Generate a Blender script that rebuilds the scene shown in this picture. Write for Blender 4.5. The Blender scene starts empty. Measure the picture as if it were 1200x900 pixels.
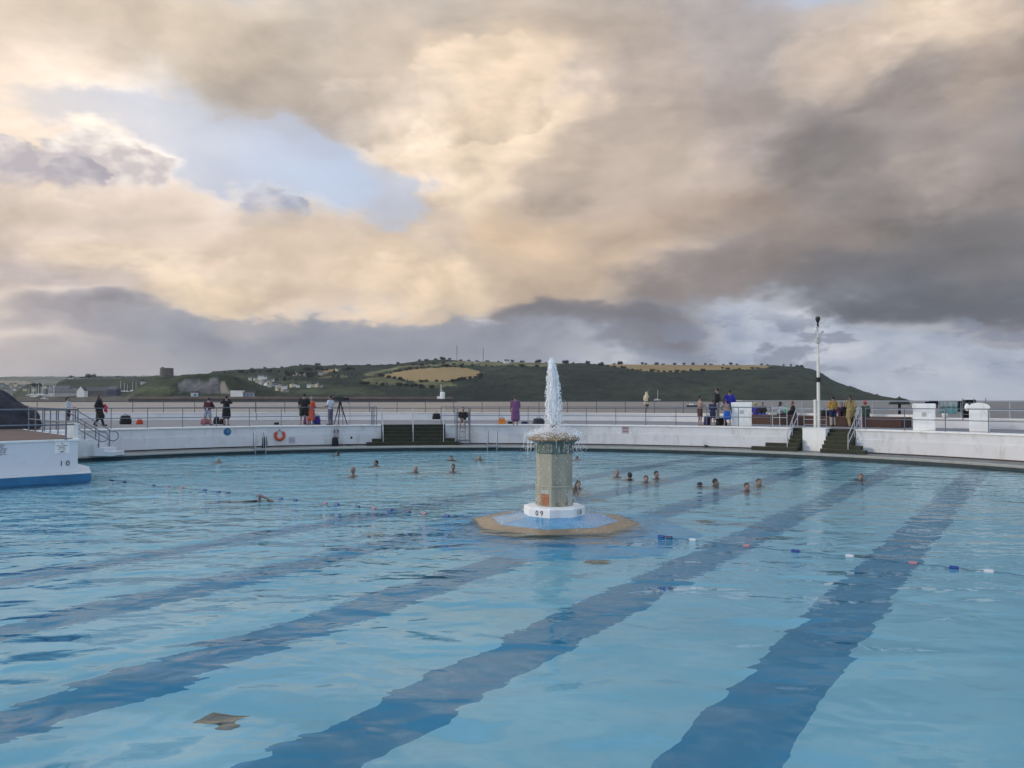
import bpy, bmesh, math, random
import numpy as np
from mathutils import Vector, Matrix, noise as mnoise
random.seed(7); rng = np.random.default_rng(7)
PI = math.pi; R = math.radians
scene = bpy.context.scene
COL = scene.collection

# ------------------------------------------------------------------ camera
EYE = 2.75; F = 900.0; HOR = 469.0
PITCH = math.atan((HOR-450)/F)
cam = bpy.data.cameras.new('camera'); camo = bpy.data.objects.new('camera', cam)
COL.objects.link(camo); scene.camera = camo
camo.location = (0, 0, EYE); camo.rotation_euler = (PI/2+PITCH, 0, 0)
cam.sensor_width = 36; cam.lens = 27.0; cam.clip_start = 0.05; cam.clip_end = 200000

def ray(px, py):
    f = Vector((0, math.cos(PITCH), math.sin(PITCH))); u = Vector((0, -math.sin(PITCH), math.cos(PITCH)))
    return (f*F + Vector((1, 0, 0))*(px-600) + u*(450-py))
def at_Y(px, py, Y):
    d = ray(px, py); return Vector((0, 0, EYE)) + d*(Y/d.y)
def at_z(px, py, z):
    d = ray(px, py); return Vector((0, 0, EYE)) + d*((z-EYE)/d.z)
def XY(px, Y): return Vector(((px-600)/F*Y, Y, 0))

# ------------------------------------------------------------------ tags
def tag(o, label=None, cat=None, group=None, kind=None):
    if label: o['label'] = label
    if cat: o['category'] = cat
    if group: o['group'] = group
    if kind: o['kind'] = kind
    return o
def empty(name, loc=(0, 0, 0), rz=0, label=None, cat=None, group=None):
    o = bpy.data.objects.new(name, None); COL.objects.link(o)
    o.location = loc; o.rotation_euler = (0, 0, rz); o.empty_display_size = .1
    return tag(o, label, cat, group)
def link_mesh(name, me, m=None, parent=None, loc=None):
    o = bpy.data.objects.new(name, me); COL.objects.link(o)
    if m is not None:
        for mm in (m if isinstance(m, (list, tuple)) else [m]): me.materials.append(mm)
    if parent: o.parent = parent
    if loc is not None: o.location = loc
    return o
def obj(name, bm, m=None, parent=None, loc=None, smooth=False, recalc=True):
    if recalc: bmesh.ops.recalc_face_normals(bm, faces=bm.faces)
    me = bpy.data.meshes.new(name); bm.to_mesh(me); bm.free()
    if smooth:
        for p in me.polygons: p.use_smooth = True
    return link_mesh(name, me, m, parent, loc)
KIDS = {}
def copy_tree(o, parent=None, label=None, group=None, loc=None, rz=None, scale=None):
    c = o.copy(); COL.objects.link(c); c.parent = parent
    if parent is None:
        if label: c['label'] = label
        if group: c['group'] = group
        if loc is not None: c.location = loc
        if rz is not None: c.rotation_euler = (0, 0, rz)
        if scale is not None: c.scale = (scale,)*3 if isinstance(scale, (int, float)) else scale
    for ch in [x for x in bpy.data.objects if x.parent == o]:
        copy_tree(ch, c)
    return c

# ------------------------------------------------------------------ node helpers
class NT:
    def __init__(s, nt): s.nt = nt; s.n = nt.nodes; s.l = nt.links
    def node(s, t, **kw):
        nd = s.n.new(t)
        for k, v in kw.items(): setattr(nd, k, v)
        return nd
    def put(s, sock, v):
        if isinstance(v, bpy.types.NodeSocket): s.l.new(v, sock)
        elif v is not None: sock.default_value = v
    def math(s, op, a, b=None, c=None, clamp=False):
        nd = s.node('ShaderNodeMath', operation=op, use_clamp=clamp)
        s.put(nd.inputs[0], a)
        if b is not None: s.put(nd.inputs[1], b)
        if c is not None: s.put(nd.inputs[2], c)
        return nd.outputs[0]
    def vec(s, op, a, b=None, c=None, scale=None):
        nd = s.node('ShaderNodeVectorMath', operation=op)
        s.put(nd.inputs[0], a)
        if b is not None: s.put(nd.inputs[1], b)
        if c is not None: s.put(nd.inputs[2], c)
        if scale is not None: s.put(nd.inputs['Scale'], scale)
        return nd.outputs['Value'] if op in ('DOT_PRODUCT', 'LENGTH') else nd.outputs[0]
    def noise(s, v, scale=1, detail=4, rough=.5, dist=0, color=False, lac=2.0):
        nd = s.node('ShaderNodeTexNoise')
        if v is not None: s.l.new(v, nd.inputs['Vector'])
        nd.inputs['Scale'].default_value = scale; nd.inputs['Detail'].default_value = detail
        nd.inputs['Roughness'].default_value = rough; nd.inputs['Distortion'].default_value = dist
        nd.inputs['Lacunarity'].default_value = lac
        return nd.outputs['Color' if color else 'Fac']
    def mix(s, f, a, b):
        nd = s.node('ShaderNodeMix', data_type='RGBA')
        s.put(nd.inputs[0], f); s.put(nd.inputs[6], a); s.put(nd.inputs[7], b)
        return nd.outputs[2]
    def sstep(s, x, a, b):
        nd = s.node('ShaderNodeMapRange', interpolation_type='SMOOTHSTEP')
        s.put(nd.inputs[0], x); nd.inputs[1].default_value = a; nd.inputs[2].default_value = b
        return nd.outputs[0]
    def mapr(s, x, a, b, c, d):
        nd = s.node('ShaderNodeMapRange')
        s.put(nd.inputs[0], x); 
        for i, v in enumerate((a, b, c, d)): nd.inputs[i+1].default_value = v
        return nd.outputs[0]
    def mapping(s, v, scale=(1, 1, 1), rot=(0, 0, 0), loc=(0, 0, 0)):
        nd = s.node('ShaderNodeMapping'); s.l.new(v, nd.inputs[0])
        nd.inputs['Scale'].default_value = scale; nd.inputs['Rotation'].default_value = rot; nd.inputs['Location'].default_value = loc
        return nd.outputs[0]
def lin(c):
    r = []
    for v in c[:3]:
        v /= 255.0; r.append(v/12.92 if v <= .04045 else ((v+.055)/1.055)**2.4)
    return tuple(r)
MATS = {}
def mat(name, col, rough=.6, var=.12, scale=4.0, metal=0.0, bump=.0, bscale=20, trans=0, spec=.5, coords='Object', dirt=None, dscale=1.2, streak=False):
    """procedural principled material: colour broken up by noise, optional bump and dirt tint"""
    if name in MATS: return MATS[name]
    m = bpy.data.materials.new(name); m.use_nodes = True; t = NT(m.node_tree); MATS[name] = m
    b = t.n['Principled BSDF']
    tc = t.node('ShaderNodeTexCoord').outputs[coords]
    n = t.noise(tc, scale, 5, .6)
    a = tuple(max(0, c*(1-var)) for c in col)+(1,); z = tuple(min(1, c*(1+var)) for c in col)+(1,)
    c = t.mix(t.mapr(n, .3, .7, 0, 1), a, z)
    if dirt:
        dn = t.noise(t.mapping(tc, (1, 1, .38)) if streak else tc, dscale, 7, .68)
        c = t.mix(t.math('MULTIPLY', t.sstep(dn, .5, .72), dirt[3]), c, dirt[:3]+(1,))
    t.l.new(c, b.inputs['Base Color'])
    b.inputs['Roughness'].default_value = rough; b.inputs['Metallic'].default_value = metal
    b.inputs['Specular IOR Level'].default_value = spec
    if trans: b.inputs['Transmission Weight'].default_value = trans
    if bump:
        bn = t.node('ShaderNodeBump'); bn.inputs['Strength'].default_value = bump; bn.inputs['Distance'].default_value = .02
        t.l.new(t.noise(tc, bscale, 4, .6), bn.inputs['Height']); t.l.new(bn.outputs[0], b.inputs['Normal'])
    return m

# ------------------------------------------------------------------ mesh helpers
def box(bm, c, s, rz=0, M=None):
    m = Matrix.Translation(Vector(c)) @ Matrix.Rotation(rz, 4, 'Z') @ Matrix.Diagonal((s[0], s[1], s[2], 1))
    if M is not None: m = M @ m
    return bmesh.ops.create_cube(bm, size=1, matrix=m)['verts']
def bevel_all(bm, w, seg=2):
    bmesh.ops.bevel(bm, geom=list(bm.edges), offset=w, segments=seg, affect='EDGES', profile=.6, clamp_overlap=True)
def frame_of(d):
    d = d.normalized(); u = Vector((0, 0, 1)) if abs(d.z) < .95 else Vector((1, 0, 0))
    x = d.cross(u).normalized(); y = d.cross(x).normalized(); return x, y
def tube(bm, pts, r, n=8, closed=False, caps=True):
    pts = [Vector(p) for p in pts]; rs = r if isinstance(r, (list, tuple)) else [r]*len(pts)
    rings = []; N = len(pts); px = None
    for i, p in enumerate(pts):
        if closed: d = pts[(i+1) % N]-pts[i-1]
        else: d = pts[min(i+1, N-1)]-pts[max(i-1, 0)]
        if d.length < 1e-9: d = Vector((0, 0, 1))
        d.normalize()
        if px is None: x, y = frame_of(d)
        else:
            x = (px - d*px.dot(d))
            x = x.normalized() if x.length > 1e-6 else frame_of(d)[0]
            y = d.cross(x)
        px = x
        rings.append([bm.verts.new(p + (x*math.cos(2*PI*k/n)+y*math.sin(2*PI*k/n))*rs[i]) for k in range(n)])
    for i in range(N if closed else N-1):
        a, b = rings[i], rings[(i+1) % N]
        for k in range(n): bm.faces.new((a[k], a[(k+1) % n], b[(k+1) % n], b[k]))
    if caps and not closed:
        bm.faces.new(rings[0][::-1]); bm.faces.new(rings[-1])
def capsule(bm, a, b, ra, rb, n=12):
    a = Vector(a); b = Vector(b); d = b-a
    if d.length < 1e-6: d = Vector((0, 0, 1e-4))
    u = d.normalized(); pts = []; rs = []
    for t in (.98, .8, .5, .2): pts.append(a - u*ra*t); rs.append(ra*math.sqrt(1-t*t))
    pts.append(a); rs.append(ra); pts.append(b); rs.append(rb)
    for t in (.2, .5, .8, .98): pts.append(b + u*rb*t); rs.append(rb*math.sqrt(1-t*t))
    tube(bm, pts, rs, n)
def ellip(bm, c, r, n=16, rot=None):
    m = Matrix.Translation(Vector(c))
    if rot is not None: m = m @ rot
    m = m @ Matrix.Diagonal((r[0], r[1], r[2], 1)); k = max(6, n*2//3); new = bm.verts.new
    top = new(m @ Vector((0, 0, 1))); bot = new(m @ Vector((0, 0, -1))); rings = []
    for i in range(1, k):
        p = PI*i/k; rings.append([new(m @ Vector((math.sin(p)*math.cos(2*PI*j/n), math.sin(p)*math.sin(2*PI*j/n), math.cos(p)))) for j in range(n)])
    for a, b in zip(rings, rings[1:]):
        for j in range(n): bm.faces.new((a[j], b[j], b[(j+1) % n], a[(j+1) % n]))
    for j in range(n):
        bm.faces.new((top, rings[0][j], rings[0][(j+1) % n])); bm.faces.new((bot, rings[-1][(j+1) % n], rings[-1][j]))
    return [v for r_ in rings for v in r_]+[top, bot]
def prism(bm, poly, z0, z1, ztop=None):
    lo = [bm.verts.new((p[0], p[1], z0)) for p in poly]; hi = [bm.verts.new((p[0], p[1], z1)) for p in poly]
    n = len(poly)
    for i in range(n): bm.faces.new((lo[i], lo[(i+1) % n], hi[(i+1) % n], hi[i]))
    bm.faces.new(lo[::-1]); bm.faces.new(hi)
def lathe(bm, prof, n=24, c=(0, 0, 0), a0=0):
    rings = []
    for r, z in prof:
        rings.append([bm.verts.new((c[0]+r*math.sin(a0+2*PI*k/n), c[1]-r*math.cos(a0+2*PI*k/n), c[2]+z)) for k in range(n)])
    for a, b in zip(rings, rings[1:]):
        for k in range(n): bm.faces.new((a[k], a[(k+1) % n], b[(k+1) % n], b[k]))
    bm.faces.new(rings[0][::-1]); bm.faces.new(rings[-1])
NB = bmesh.new

# ------------------------------------------------------------------ pool polar frame
CX, CY = -1.7, 18.6
R0, R1 = 24.2, 26.2          # water edge, foot of the deck wall
ZW, ZC, ZD = 0.0, 0.20, 1.33 # water, walkway, deck
def pol(r, a, z=0): return Vector((CX+r*math.sin(a), CY+r*math.cos(a), z))
def ang(px, r=R1):
    k = (px-600)/F
    A = 1+k*k; B = -2*k*CX-2*CY; C = CX*CX+CY*CY-r*r
    t = (-B+math.sqrt(B*B-4*A*C))/(2*A); return math.atan2(k*t-CX, t-CY)
def angr(a): return a
def arc(bm, prof, a0, a1, step=R(1.0), rf=None):
    """sweep a closed (r,z) profile round the pool centre; rf(a) is added to r"""
    n = max(1, int(abs(a1-a0)/step)); rings = []
    for i in range(n+1):
        a = a0+(a1-a0)*i/n; dr = rf(a) if rf else 0
        rings.append([bm.verts.new(pol(r+dr, a, z)) for r, z in prof])
    m = len(prof)
    for p, q in zip(rings, rings[1:]):
        for k in range(m): bm.faces.new((p[k], p[(k+1) % m], q[(k+1) % m], q[k]))
    bm.faces.new(rings[0][::-1]); bm.faces.new(rings[-1])
# seaward edge of the deck as radius over angle
_o = [(-60, 46), (-45, 51), (-34, 53.6), (-25.3, 54.3), (-18.3, 54.6), (-7.2, 54.4), (0, 54.2), (6, 53.4), (10.5, 51.5), (15.2, 47.5), (17.5, 43.6), (20, 40.8), (23.2, 38.3), (27, 34.2), (31, 27), (33, 18)]
_oa = [math.atan2(x-CX, y-CY) for x, y in _o]; _or = [math.hypot(x-CX, y-CY) for x, y in _o]
def rout(a): return float(np.interp(a, _oa, _or))
_w = np.linspace(-1.6, 1.9, 351); _wr = np.interp(_w, _oa, _or); _k = np.hanning(17); _k /= _k.sum()
_wr = np.convolve(np.pad(_wr, 8, mode='edge'), _k, mode='valid')
def rout(a): return float(np.interp(a, _w, _wr))

# ------------------------------------------------------------------ materials
WHITE = mat('white_painted_render', (.63, .635, .655), .75, .05, 1.5, bump=.15, bscale=9, dirt=(.40, .38, .33, .6), dscale=1.9, streak=True)
WHITE2 = mat('bright_white_paint', (.80, .79, .77), .7, .04, 2, bump=.1, bscale=8, dirt=(.50, .46, .40, .5), dscale=2.6, streak=True)
STONE = mat('walkway_stone', (.17, .165, .155), .7, .25, 2.5, bump=.2, bscale=30, dirt=(.09, .09, .07, .7), dscale=1.8)
COPE = mat('coping_stone', (.30, .295, .27), .6, .2, 3, bump=.2, bscale=20, dirt=(.16, .15, .11, .7), dscale=3)
DECK = mat('deck_paving', (.185, .18, .19), .75, .15, .8, bump=.15, bscale=12, dirt=(.2, .17, .16, .5), dscale=.5)
ALGAE = mat('mossy_step_concrete', (.026, .030, .017), .8, .3, 5, bump=.4, bscale=25, dirt=(.05, .042, .022, .6), dscale=6)
NAVY = mat('waterline_blue_paint', (.02, .13, .27), .45, .15, 2)
STEEL = mat('grey_painted_rail', (.13, .15, .185), .45, .1, 8, metal=.4)
PALER = mat('pale_painted_rail', (.36, .38, .42), .4, .08, 8, metal=.2)
DARKR = mat('dark_outer_rail', (.10, .105, .12), .45, .1, 8, metal=.3)
BLACK = mat('black_cloth', (.012, .012, .015), .8, .3, 12, bump=.3)
INK = mat('black_paint_lettering', (.02, .02, .03), .6, .1)
REDD = mat('red_brown_deck', (.10, .062, .05), .8, .25, 3, bump=.2, bscale=30)
# ------------------------------------------------------------------ pool floor, markings, water
FD = -1.0
def floor_material():
    m = bpy.data.materials.new('painted_pool_floor'); m.use_nodes = True; t = NT(m.node_tree); b = t.n['Principled BSDF']
    g = t.node('ShaderNodeNewGeometry').outputs['Position']
    a = R(35)
    s = t.vec('DOT_PRODUCT', g, (math.cos(a), -math.sin(a), 0))
    # lanes 2.9 m apart, 0.88 m wide, the last one at s = -2.42
    u = t.math('SUBTRACT', t.math('MULTIPLY', s, -1.0), 2.42-1.45)      # >0 to the left
    w = t.math('MODULO', t.math('ADD', u, 29.0), 2.93)
    d = t.math('ABSOLUTE', t.math('SUBTRACT', w, (29.0+1.45) % 2.93))
    band = t.math('MULTIPLY', t.math('MULTIPLY', t.math('LESS_THAN', d, .44), t.math('GREATER_THAN', u, 0)), t.math('LESS_THAN', u, 2.93*5))
    n1 = t.noise(g, .35, 5, .6); n2 = t.noise(g, 3.0, 4, .6)
    light = t.mix(n1, (.36, .76, .92, 1), (.48, .87, .98, 1))
    dark = t.mix(n1, (.012, .30, .53, 1), (.02, .38, .60, 1))
    c = t.mix(band, light, dark)
    c = t.mix(t.math('MULTIPLY', t.sstep(n2, .5, .75), .25), c, (.26, .60, .72, 1))
    t.l.new(c, b.inputs['Base Color']); b.inputs['Roughness'].default_value = .8
    return m
def pool_outline(r, n=180, ycut=3.0):
    pts = []
    for i in range(n+1):
        a = -PI+2*PI*i/n; p = pol(r, a)
        if p.y > ycut: pts.append((p.x, p.y))
    dx = math.sqrt(r*r-(CY-ycut)**2)
    return [(CX-dx, ycut)] + pts + [(CX+dx, ycut)]
bm = NB(); o_ = pool_outline(R0+.02)
vs = [bm.verts.new((x, y, FD)) for x, y in o_]; bm.faces.new(vs)
tag(obj('pool_floor', bm, floor_material()), kind='structure')
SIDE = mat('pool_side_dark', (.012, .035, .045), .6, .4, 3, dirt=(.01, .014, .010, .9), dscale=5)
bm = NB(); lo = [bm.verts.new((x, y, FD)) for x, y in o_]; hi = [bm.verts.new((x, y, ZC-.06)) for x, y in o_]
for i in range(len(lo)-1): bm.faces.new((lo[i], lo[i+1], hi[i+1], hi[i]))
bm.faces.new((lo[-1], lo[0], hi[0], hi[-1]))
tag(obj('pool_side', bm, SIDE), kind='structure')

def water_material():
    m = bpy.data.materials.new('pool_water'); m.use_nodes = True; t = NT(m.node_tree)
    t.n.remove(t.n['Principled BSDF']); out = t.n['Material Output']
    g = t.node('ShaderNodeNewGeometry').outputs['Position']
    v1 = t.mapping(g, (.55, 1.0, 1), (0, 0, R(-14)))
    v2 = t.mapping(g, (.7, 1.0, 1), (0, 0, R(20)))
    h1 = t.noise(v1, .8, 1, .4, .6)
    h2 = t.noise(v2, 2.1, 1.5, .45, .5)
    h3 = t.noise(v1, 5.2, 2, .5, .3)
    sq = t.node('ShaderNodeSeparateXYZ'); t.l.new(g, sq.inputs[0]); far = sq.outputs[1]; k2 = t.mapr(far, 5, 18, .42, 1.45); k3 = t.mapr(far, 7, 22, .10, 1.9)
    zone = t.mapr(t.noise(t.mapping(g, (1, 1, 1), (0, 0, 0), (4, 9, 0)), .11, 2, .5), .35, .65, .6, 1.3)
    sp = t.node('ShaderNodeSeparateXYZ'); t.l.new(g, sp.inputs[0]); zone = t.math('MULTIPLY', zone, t.mapr(sp.outputs[0], -13, 9, 2.9, .8))
    # ripple ring out of the fountain
    d = t.vec('LENGTH', t.vec('SUBTRACT', g, (.96, 17.55, 0)))
    near = t.mapr(d, 1.5, 9, 1.5, 0)
    h = t.math('ADD', t.math('MULTIPLY', h1, .115), t.math('ADD', t.math('MULTIPLY', t.math('MULTIPLY', h2, k2), .046), t.math('MULTIPLY', k3, t.math('ADD', t.math('MULTIPLY', h3, .016), t.math('MULTIPLY', t.noise(v2, 12, 1, .5), .0035)))))
    h = t.math('MULTIPLY', h, zone)
    hf = t.math('MULTIPLY', t.math('MULTIPLY', t.noise(g, 9, 2, .5), near), .012)
    h = t.math('ADD', h, hf)
    bn = t.node('ShaderNodeBump'); bn.inputs['Strength'].default_value = 1.0; bn.inputs['Distance'].default_value = 1.0
    t.l.new(h, bn.inputs['Height'])
    fr = t.node('ShaderNodeFresnel'); fr.inputs[0].default_value = 1.33; t.l.new(bn.outputs[0], fr.inputs['Normal'])
    rf = t.node('ShaderNodeBsdfRefraction'); rf.inputs['IOR'].default_value = 1.33; rf.inputs['Roughness'].default_value = 0
    rf.inputs['Color'].default_value = (.87, .98, 1, 1)      # a metre of water takes out some red on each crossing
    gs = t.node('ShaderNodeBsdfGlossy'); gs.inputs['Roughness'].default_value = .02; gs.inputs['Color'].default_value = (.86, .96, 1, 1)  # gloss colour tints reflections blue so the mirrored sky reads bluer
    for q in (rf, gs): t.l.new(bn.outputs[0], q.inputs['Normal'])
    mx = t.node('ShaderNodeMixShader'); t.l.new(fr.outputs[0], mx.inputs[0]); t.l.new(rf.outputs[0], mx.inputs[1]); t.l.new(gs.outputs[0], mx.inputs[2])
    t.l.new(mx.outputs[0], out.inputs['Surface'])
    return m
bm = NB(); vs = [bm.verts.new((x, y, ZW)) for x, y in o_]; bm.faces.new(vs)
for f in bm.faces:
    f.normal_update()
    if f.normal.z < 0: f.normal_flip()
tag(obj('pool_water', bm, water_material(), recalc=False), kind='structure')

# floor drain plates
PLATE = mat('tan_tile_plate', (.20, .165, .12), .7, .3, 8, bump=.3)
PDARK = mat('plate_slot_black', (.02, .02, .02), .6)
plates = [((263, 846), .35, 'square tan drain plate on the pool floor, nearest the camera'),
          ((440, 626), .27, 'tan plate on the pool floor left of the fountain, farthest left of the small ones'),
          ((559, 640), .27, 'tan plate on the pool floor just below left of the fountain island'),
          ((698, 658), .27, 'tan plate on the pool floor just below right of the fountain island'),
          ((828, 611), .30, 'tan plate on the pool floor right of the fountain island'),
          ((702, 586), .30, 'tan brown plate seen through the water behind the right side of the fountain base'),
          ((210, 571), .30, 'pinkish tan plate on the pool floor under the left lane rope')]
def floorpt(px, py, D=1.0):
    d = ray(px, py).normalized(); s = d*(EYE/-d.z); c = -d.z; n = 1/1.33; k = math.sqrt(1-n*n*(1-c*c))
    t2 = d*n + Vector((0, 0, n*c-k)); return Vector((s.x, s.y, 0)) + t2*(D/-t2.z)
for (q, sz, lb) in plates:
    p = floorpt(*q); e = empty('drain_plate', (p.x, p.y, FD), R(-18), lb, 'drain plate', 'drain plates on the pool floor')
    bm = NB(); box(bm, (0, 0, .012), (sz*1.3, sz*1.15, .024)); bevel_all(bm, .006); obj('plate', bm, PLATE, e)
    bm = NB()
    for i in range(7): box(bm, ((-.16+i*.05)*sz*1.6, -.12*sz*1.6, .027), (.02*sz*1.6, .12*sz*1.6, .006))
    box(bm, (0, -.19*sz*1.6, .0262), (.34*sz*1.6, .03*sz*1.6, .006)); box(bm, (-.2*sz*1.6, .02*sz*1.6, .0262), (.03*sz*1.6, .40*sz*1.6, .006)); box(bm, (.03*sz*1.6, .22*sz*1.6, .027), (.45*sz*1.6, .05*sz*1.6, .006)); obj('slots', bm, PDARK, e)

# ------------------------------------------------------------------ walkway, deck, pool wall
AL, AR = R(-82), R(100)
bm = NB(); arc(bm, [(R0+.30, .05), (R1+.8, .05), (R1+.8, ZC), (R0+.30, ZC-.005)], R(-110), R(115)); tag(obj('walkway', bm, STONE), kind='structure')
bm = NB(); arc(bm, [(R0-.05, ZC-.085), (R0+.30, ZC-.085), (R0+.30, ZC+.006), (R0-.02, ZC+.006), (R0-.05, ZC-.02)], R(-110), R(115)); tag(obj('coping', bm, COPE), kind='structure')
# dark line at the wall foot is a set-back strip of dark colour
gaps = [(ang(447), ang(522)), (ang(926), ang(941)), (ang(968), ang(1002))]
bm = NB(); n = 320; prev = None
for i in range(n+1):
    a = R(-100)+R(215)*i/n; ri = R1+.75; ro = rout(a)+.45
    cur = [bm.verts.new(pol(ri, a, -.5)), bm.verts.new(pol(ri, a, ZD))] + [bm.verts.new(pol(ri+(ro-ri)*k/4, a, ZD)) for k in range(1, 4)] + [bm.verts.new(pol(ro, a, ZD)), bm.verts.new(pol(ro+.6, a, -4))]
    if prev:
        for k in range(len(cur)-1): bm.faces.new((prev[k], prev[k+1], cur[k+1], cur[k]))
    prev = cur
tag(obj('deck', bm, DECK), kind='structure')
def wall_seg(a0, a1, name, label, cat='wall', group='curved white retaining wall round the pool'):
    e = empty(name, pol(R1, (a0+a1)/2, ZC), 0, label, cat, group); off = -e.location
    bm = NB(); arc(bm, [(R1, ZC+.06), (R1+.75, ZC+.06), (R1+.75, .86), (R1, .86)], a0, a1); obj('lower_wall', bm, WHITE, e, off)
    bm = NB(); arc(bm, [(R1+.05, .86), (R1+.75, .86), (R1+.75, ZD-.055), (R1+.05, ZD-.055)], a0, a1); obj('upper_wall', bm, WHITE, e, off)
    bm = NB(); arc(bm, [(R1-.01, ZD-.055), (R1+.75, ZD-.055), (R1+.75, ZD+.012), (R1-.01, ZD+.012)], a0, a1); obj('coping', bm, WHITE2, e, off)
    bm = NB(); arc(bm, [(R1+.04, ZC-.02), (R1+.75, ZC-.02), (R1+.75, ZC+.06), (R1+.04, ZC+.06)], a0, a1); obj('plinth', bm, mat('dark_wall_foot', (.07, .06, .055), .8, .3, 4), e, off)
wall_seg(R(-78), gaps[0][0], 'pool_wall', 'long curved white pool wall from the left edge to the central dark steps')
wall_seg(gaps[0][1], gaps[1][0], 'pool_wall', 'curved white pool wall behind the fountain, between the two sets of steps')
wall_seg(gaps[2][1], R(110), 'pool_wall', 'curved white pool wall running off the right edge of the picture')
# pier
e = empty('wall_pier', pol(R1, ang(954), ZC), 0, 'square white pier between the two right-hand flights of mossy steps', 'pier'); off = -e.location
bm = NB(); arc(bm, [(R1-.12, ZC+.003), (R1+.75, ZC+.003), (R1+.75, ZD-.01), (R1-.12, ZD-.01)], gaps[1][1], gaps[2][0], R(1)); obj('pier_block', bm, WHITE2, e, off)
bm = NB(); arc(bm, [(R1-.14, ZD-.01), (R1+.75, ZD-.01), (R1+.75, ZD+.02), (R1-.14, ZD+.02)], gaps[1][1]-.001, gaps[2][0]+.001, R(1)); obj('pier_cap', bm, WHITE2, e, off)

def stairs(a0, a1, label, wl=.02, wr=.02, n=6):
    e = empty('steps', pol(R1, (a0+a1)/2, ZC), 0, label, 'steps'); off = -e.location
    h = (ZD-ZC)/n
    for k in range(n):
        r = R1-.95+k*.27; aa, bb = a0+.0006, a1-.0006
        if k < 2: aa -= wl*(1.6-.6*k); bb += wr*(1.6-.6*k)
        if k == n-1: r_in = R1+.75
        bm = NB(); z1 = ZC+h*(k+1)
        outer = R1+.75 if k >= 2 else R1-.01
        prof = [(r, ZC+.002+h*k), (r+.28 if k < n-1 else outer, ZC+.002+h*k), (r+.28 if k < n-1 else outer, z1), (r, z1)]
        arc(bm, prof, aa, bb, R(1)); bevel_all(bm, .008, 1); st = obj('step', bm, ALGAE, e, off)
        bm = NB(); arc(bm, [(r-.004, z1-.001), (r+.045, z1-.001), (r+.045, z1+.006), (r-.004, z1+.006)], aa+.0005, bb-.0005, R(1)); obj('nosing', bm, mat('pale_step_edge', (.15, .155, .11), .8, .3, 6), st)  # paler strip along the front edge, for contrast with the riser
    # solid infill under the upper steps
    bm = NB(); prof = [(R1-.3, ZC+.001)]
    for k in range(1, n): 
        r = R1-.95+k*.27+.29
        prof += [(r, ZC+h*(k)-.0), (r, ZC+h*(k+1)-.012)]
    prof = [(R1-.33, ZC+.001), (R1+.74, ZC+.001), (R1+.74, ZD-h-.01)] + [(R1-.95+k*.27+.281, z) for k in range(n-2, 1, -1) for z in (ZC+h*(k+1)-.01, ZC+h*k-.01)]
    arc(bm, prof, a0+.001, a1-.001, R(1)); obj('step_core', bm, ALGAE, e, off)
    return e
stairs(*gaps[0], 'wide double flight of dark mossy steps left of the fountain', .022, .022)
stairs(*gaps[1], 'narrow mossy flight of steps left of the square white pier', .042, .0)
stairs(*gaps[2], 'narrow mossy flight of steps right of the square white pier', .0, .02)

# ------------------------------------------------------------------ railings
def rail_path(pts, h, name, label, cat='railing', group=None, zs=(1.0,), spacing=1.75, rp=.020, rr=.019, m=None, posts=None, top_extra=0):
    """pts: 3-D polyline of the feet; rails at the heights zs, posts every spacing metres"""
    m = m or STEEL
    pts = [Vector(p) for p in pts]
    e = empty(name, pts[0], 0, label, cat, group)
    L = [0]
    for p, q in zip(pts, pts[1:]): L.append(L[-1]+(q-p).length)
    tot = L[-1]; n = max(1, round(tot/spacing))
    def P(s):
        for i in range(len(L)-1):
            if s <= L[i+1]+1e-9:
                f = (s-L[i])/max(1e-9, L[i+1]-L[i]); return pts[i].lerp(pts[i+1], f)
        return pts[-1]
    bm = NB(); tube(bm, [(0, 0, 0), (0, 0, h+top_extra)], rp, 8)
    lathe(bm, [(rp*2, 0), (rp*2, .012), (rp*1.2, .02)], 10)
    me = None
    for i in range(n+1):
        p = P(tot*i/n)
        if me is None:
            o = obj('post', bm, m, e, p-pts[0]); me = o.data
        else:
            o = bpy.data.objects.new('post', me); COL.objects.link(o); o.parent = e; o.location = p-pts[0]
    for z in zs:
        bm = NB(); k = max(2, int(tot/.8))
        tube(bm, [P(tot*j/k)-pts[0]+Vector((0, 0, z)) for j in range(k+1)], rr, 8)
        obj('rail', bm, m, e)
    return e
def arcpts(a0, a1, r, z, step=R(1)):
    n = max(1, int(abs(a1-a0)/step)); return [pol(r if not callable(r) else r(a0+(a1-a0)*i/n), a0+(a1-a0)*i/n, z) for i in range(n+1)]
RI = R1+.22
g_in = 'grey two-rail railings along the pool side of the deck'
rail_path(arcpts(ang(86, RI), ang(437, RI), RI, ZD), 1.05, 'railing', 'grey two-rail deck railing left of the central steps', group=g_in, zs=(1.03, .52))
rail_path(arcpts(ang(551, RI), ang(903, RI), RI, ZD), 1.05, 'railing', 'grey two-rail deck railing behind the fountain', group=g_in, zs=(1.03, .52), spacing=1.62)
rail_path(arcpts(ang(1014, RI), ang(1330, RI), RI, ZD), 1.05, 'railing', 'grey two-rail deck railing right of the right-hand steps', group=g_in, zs=(1.03, .52), spacing=1.75)
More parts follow.
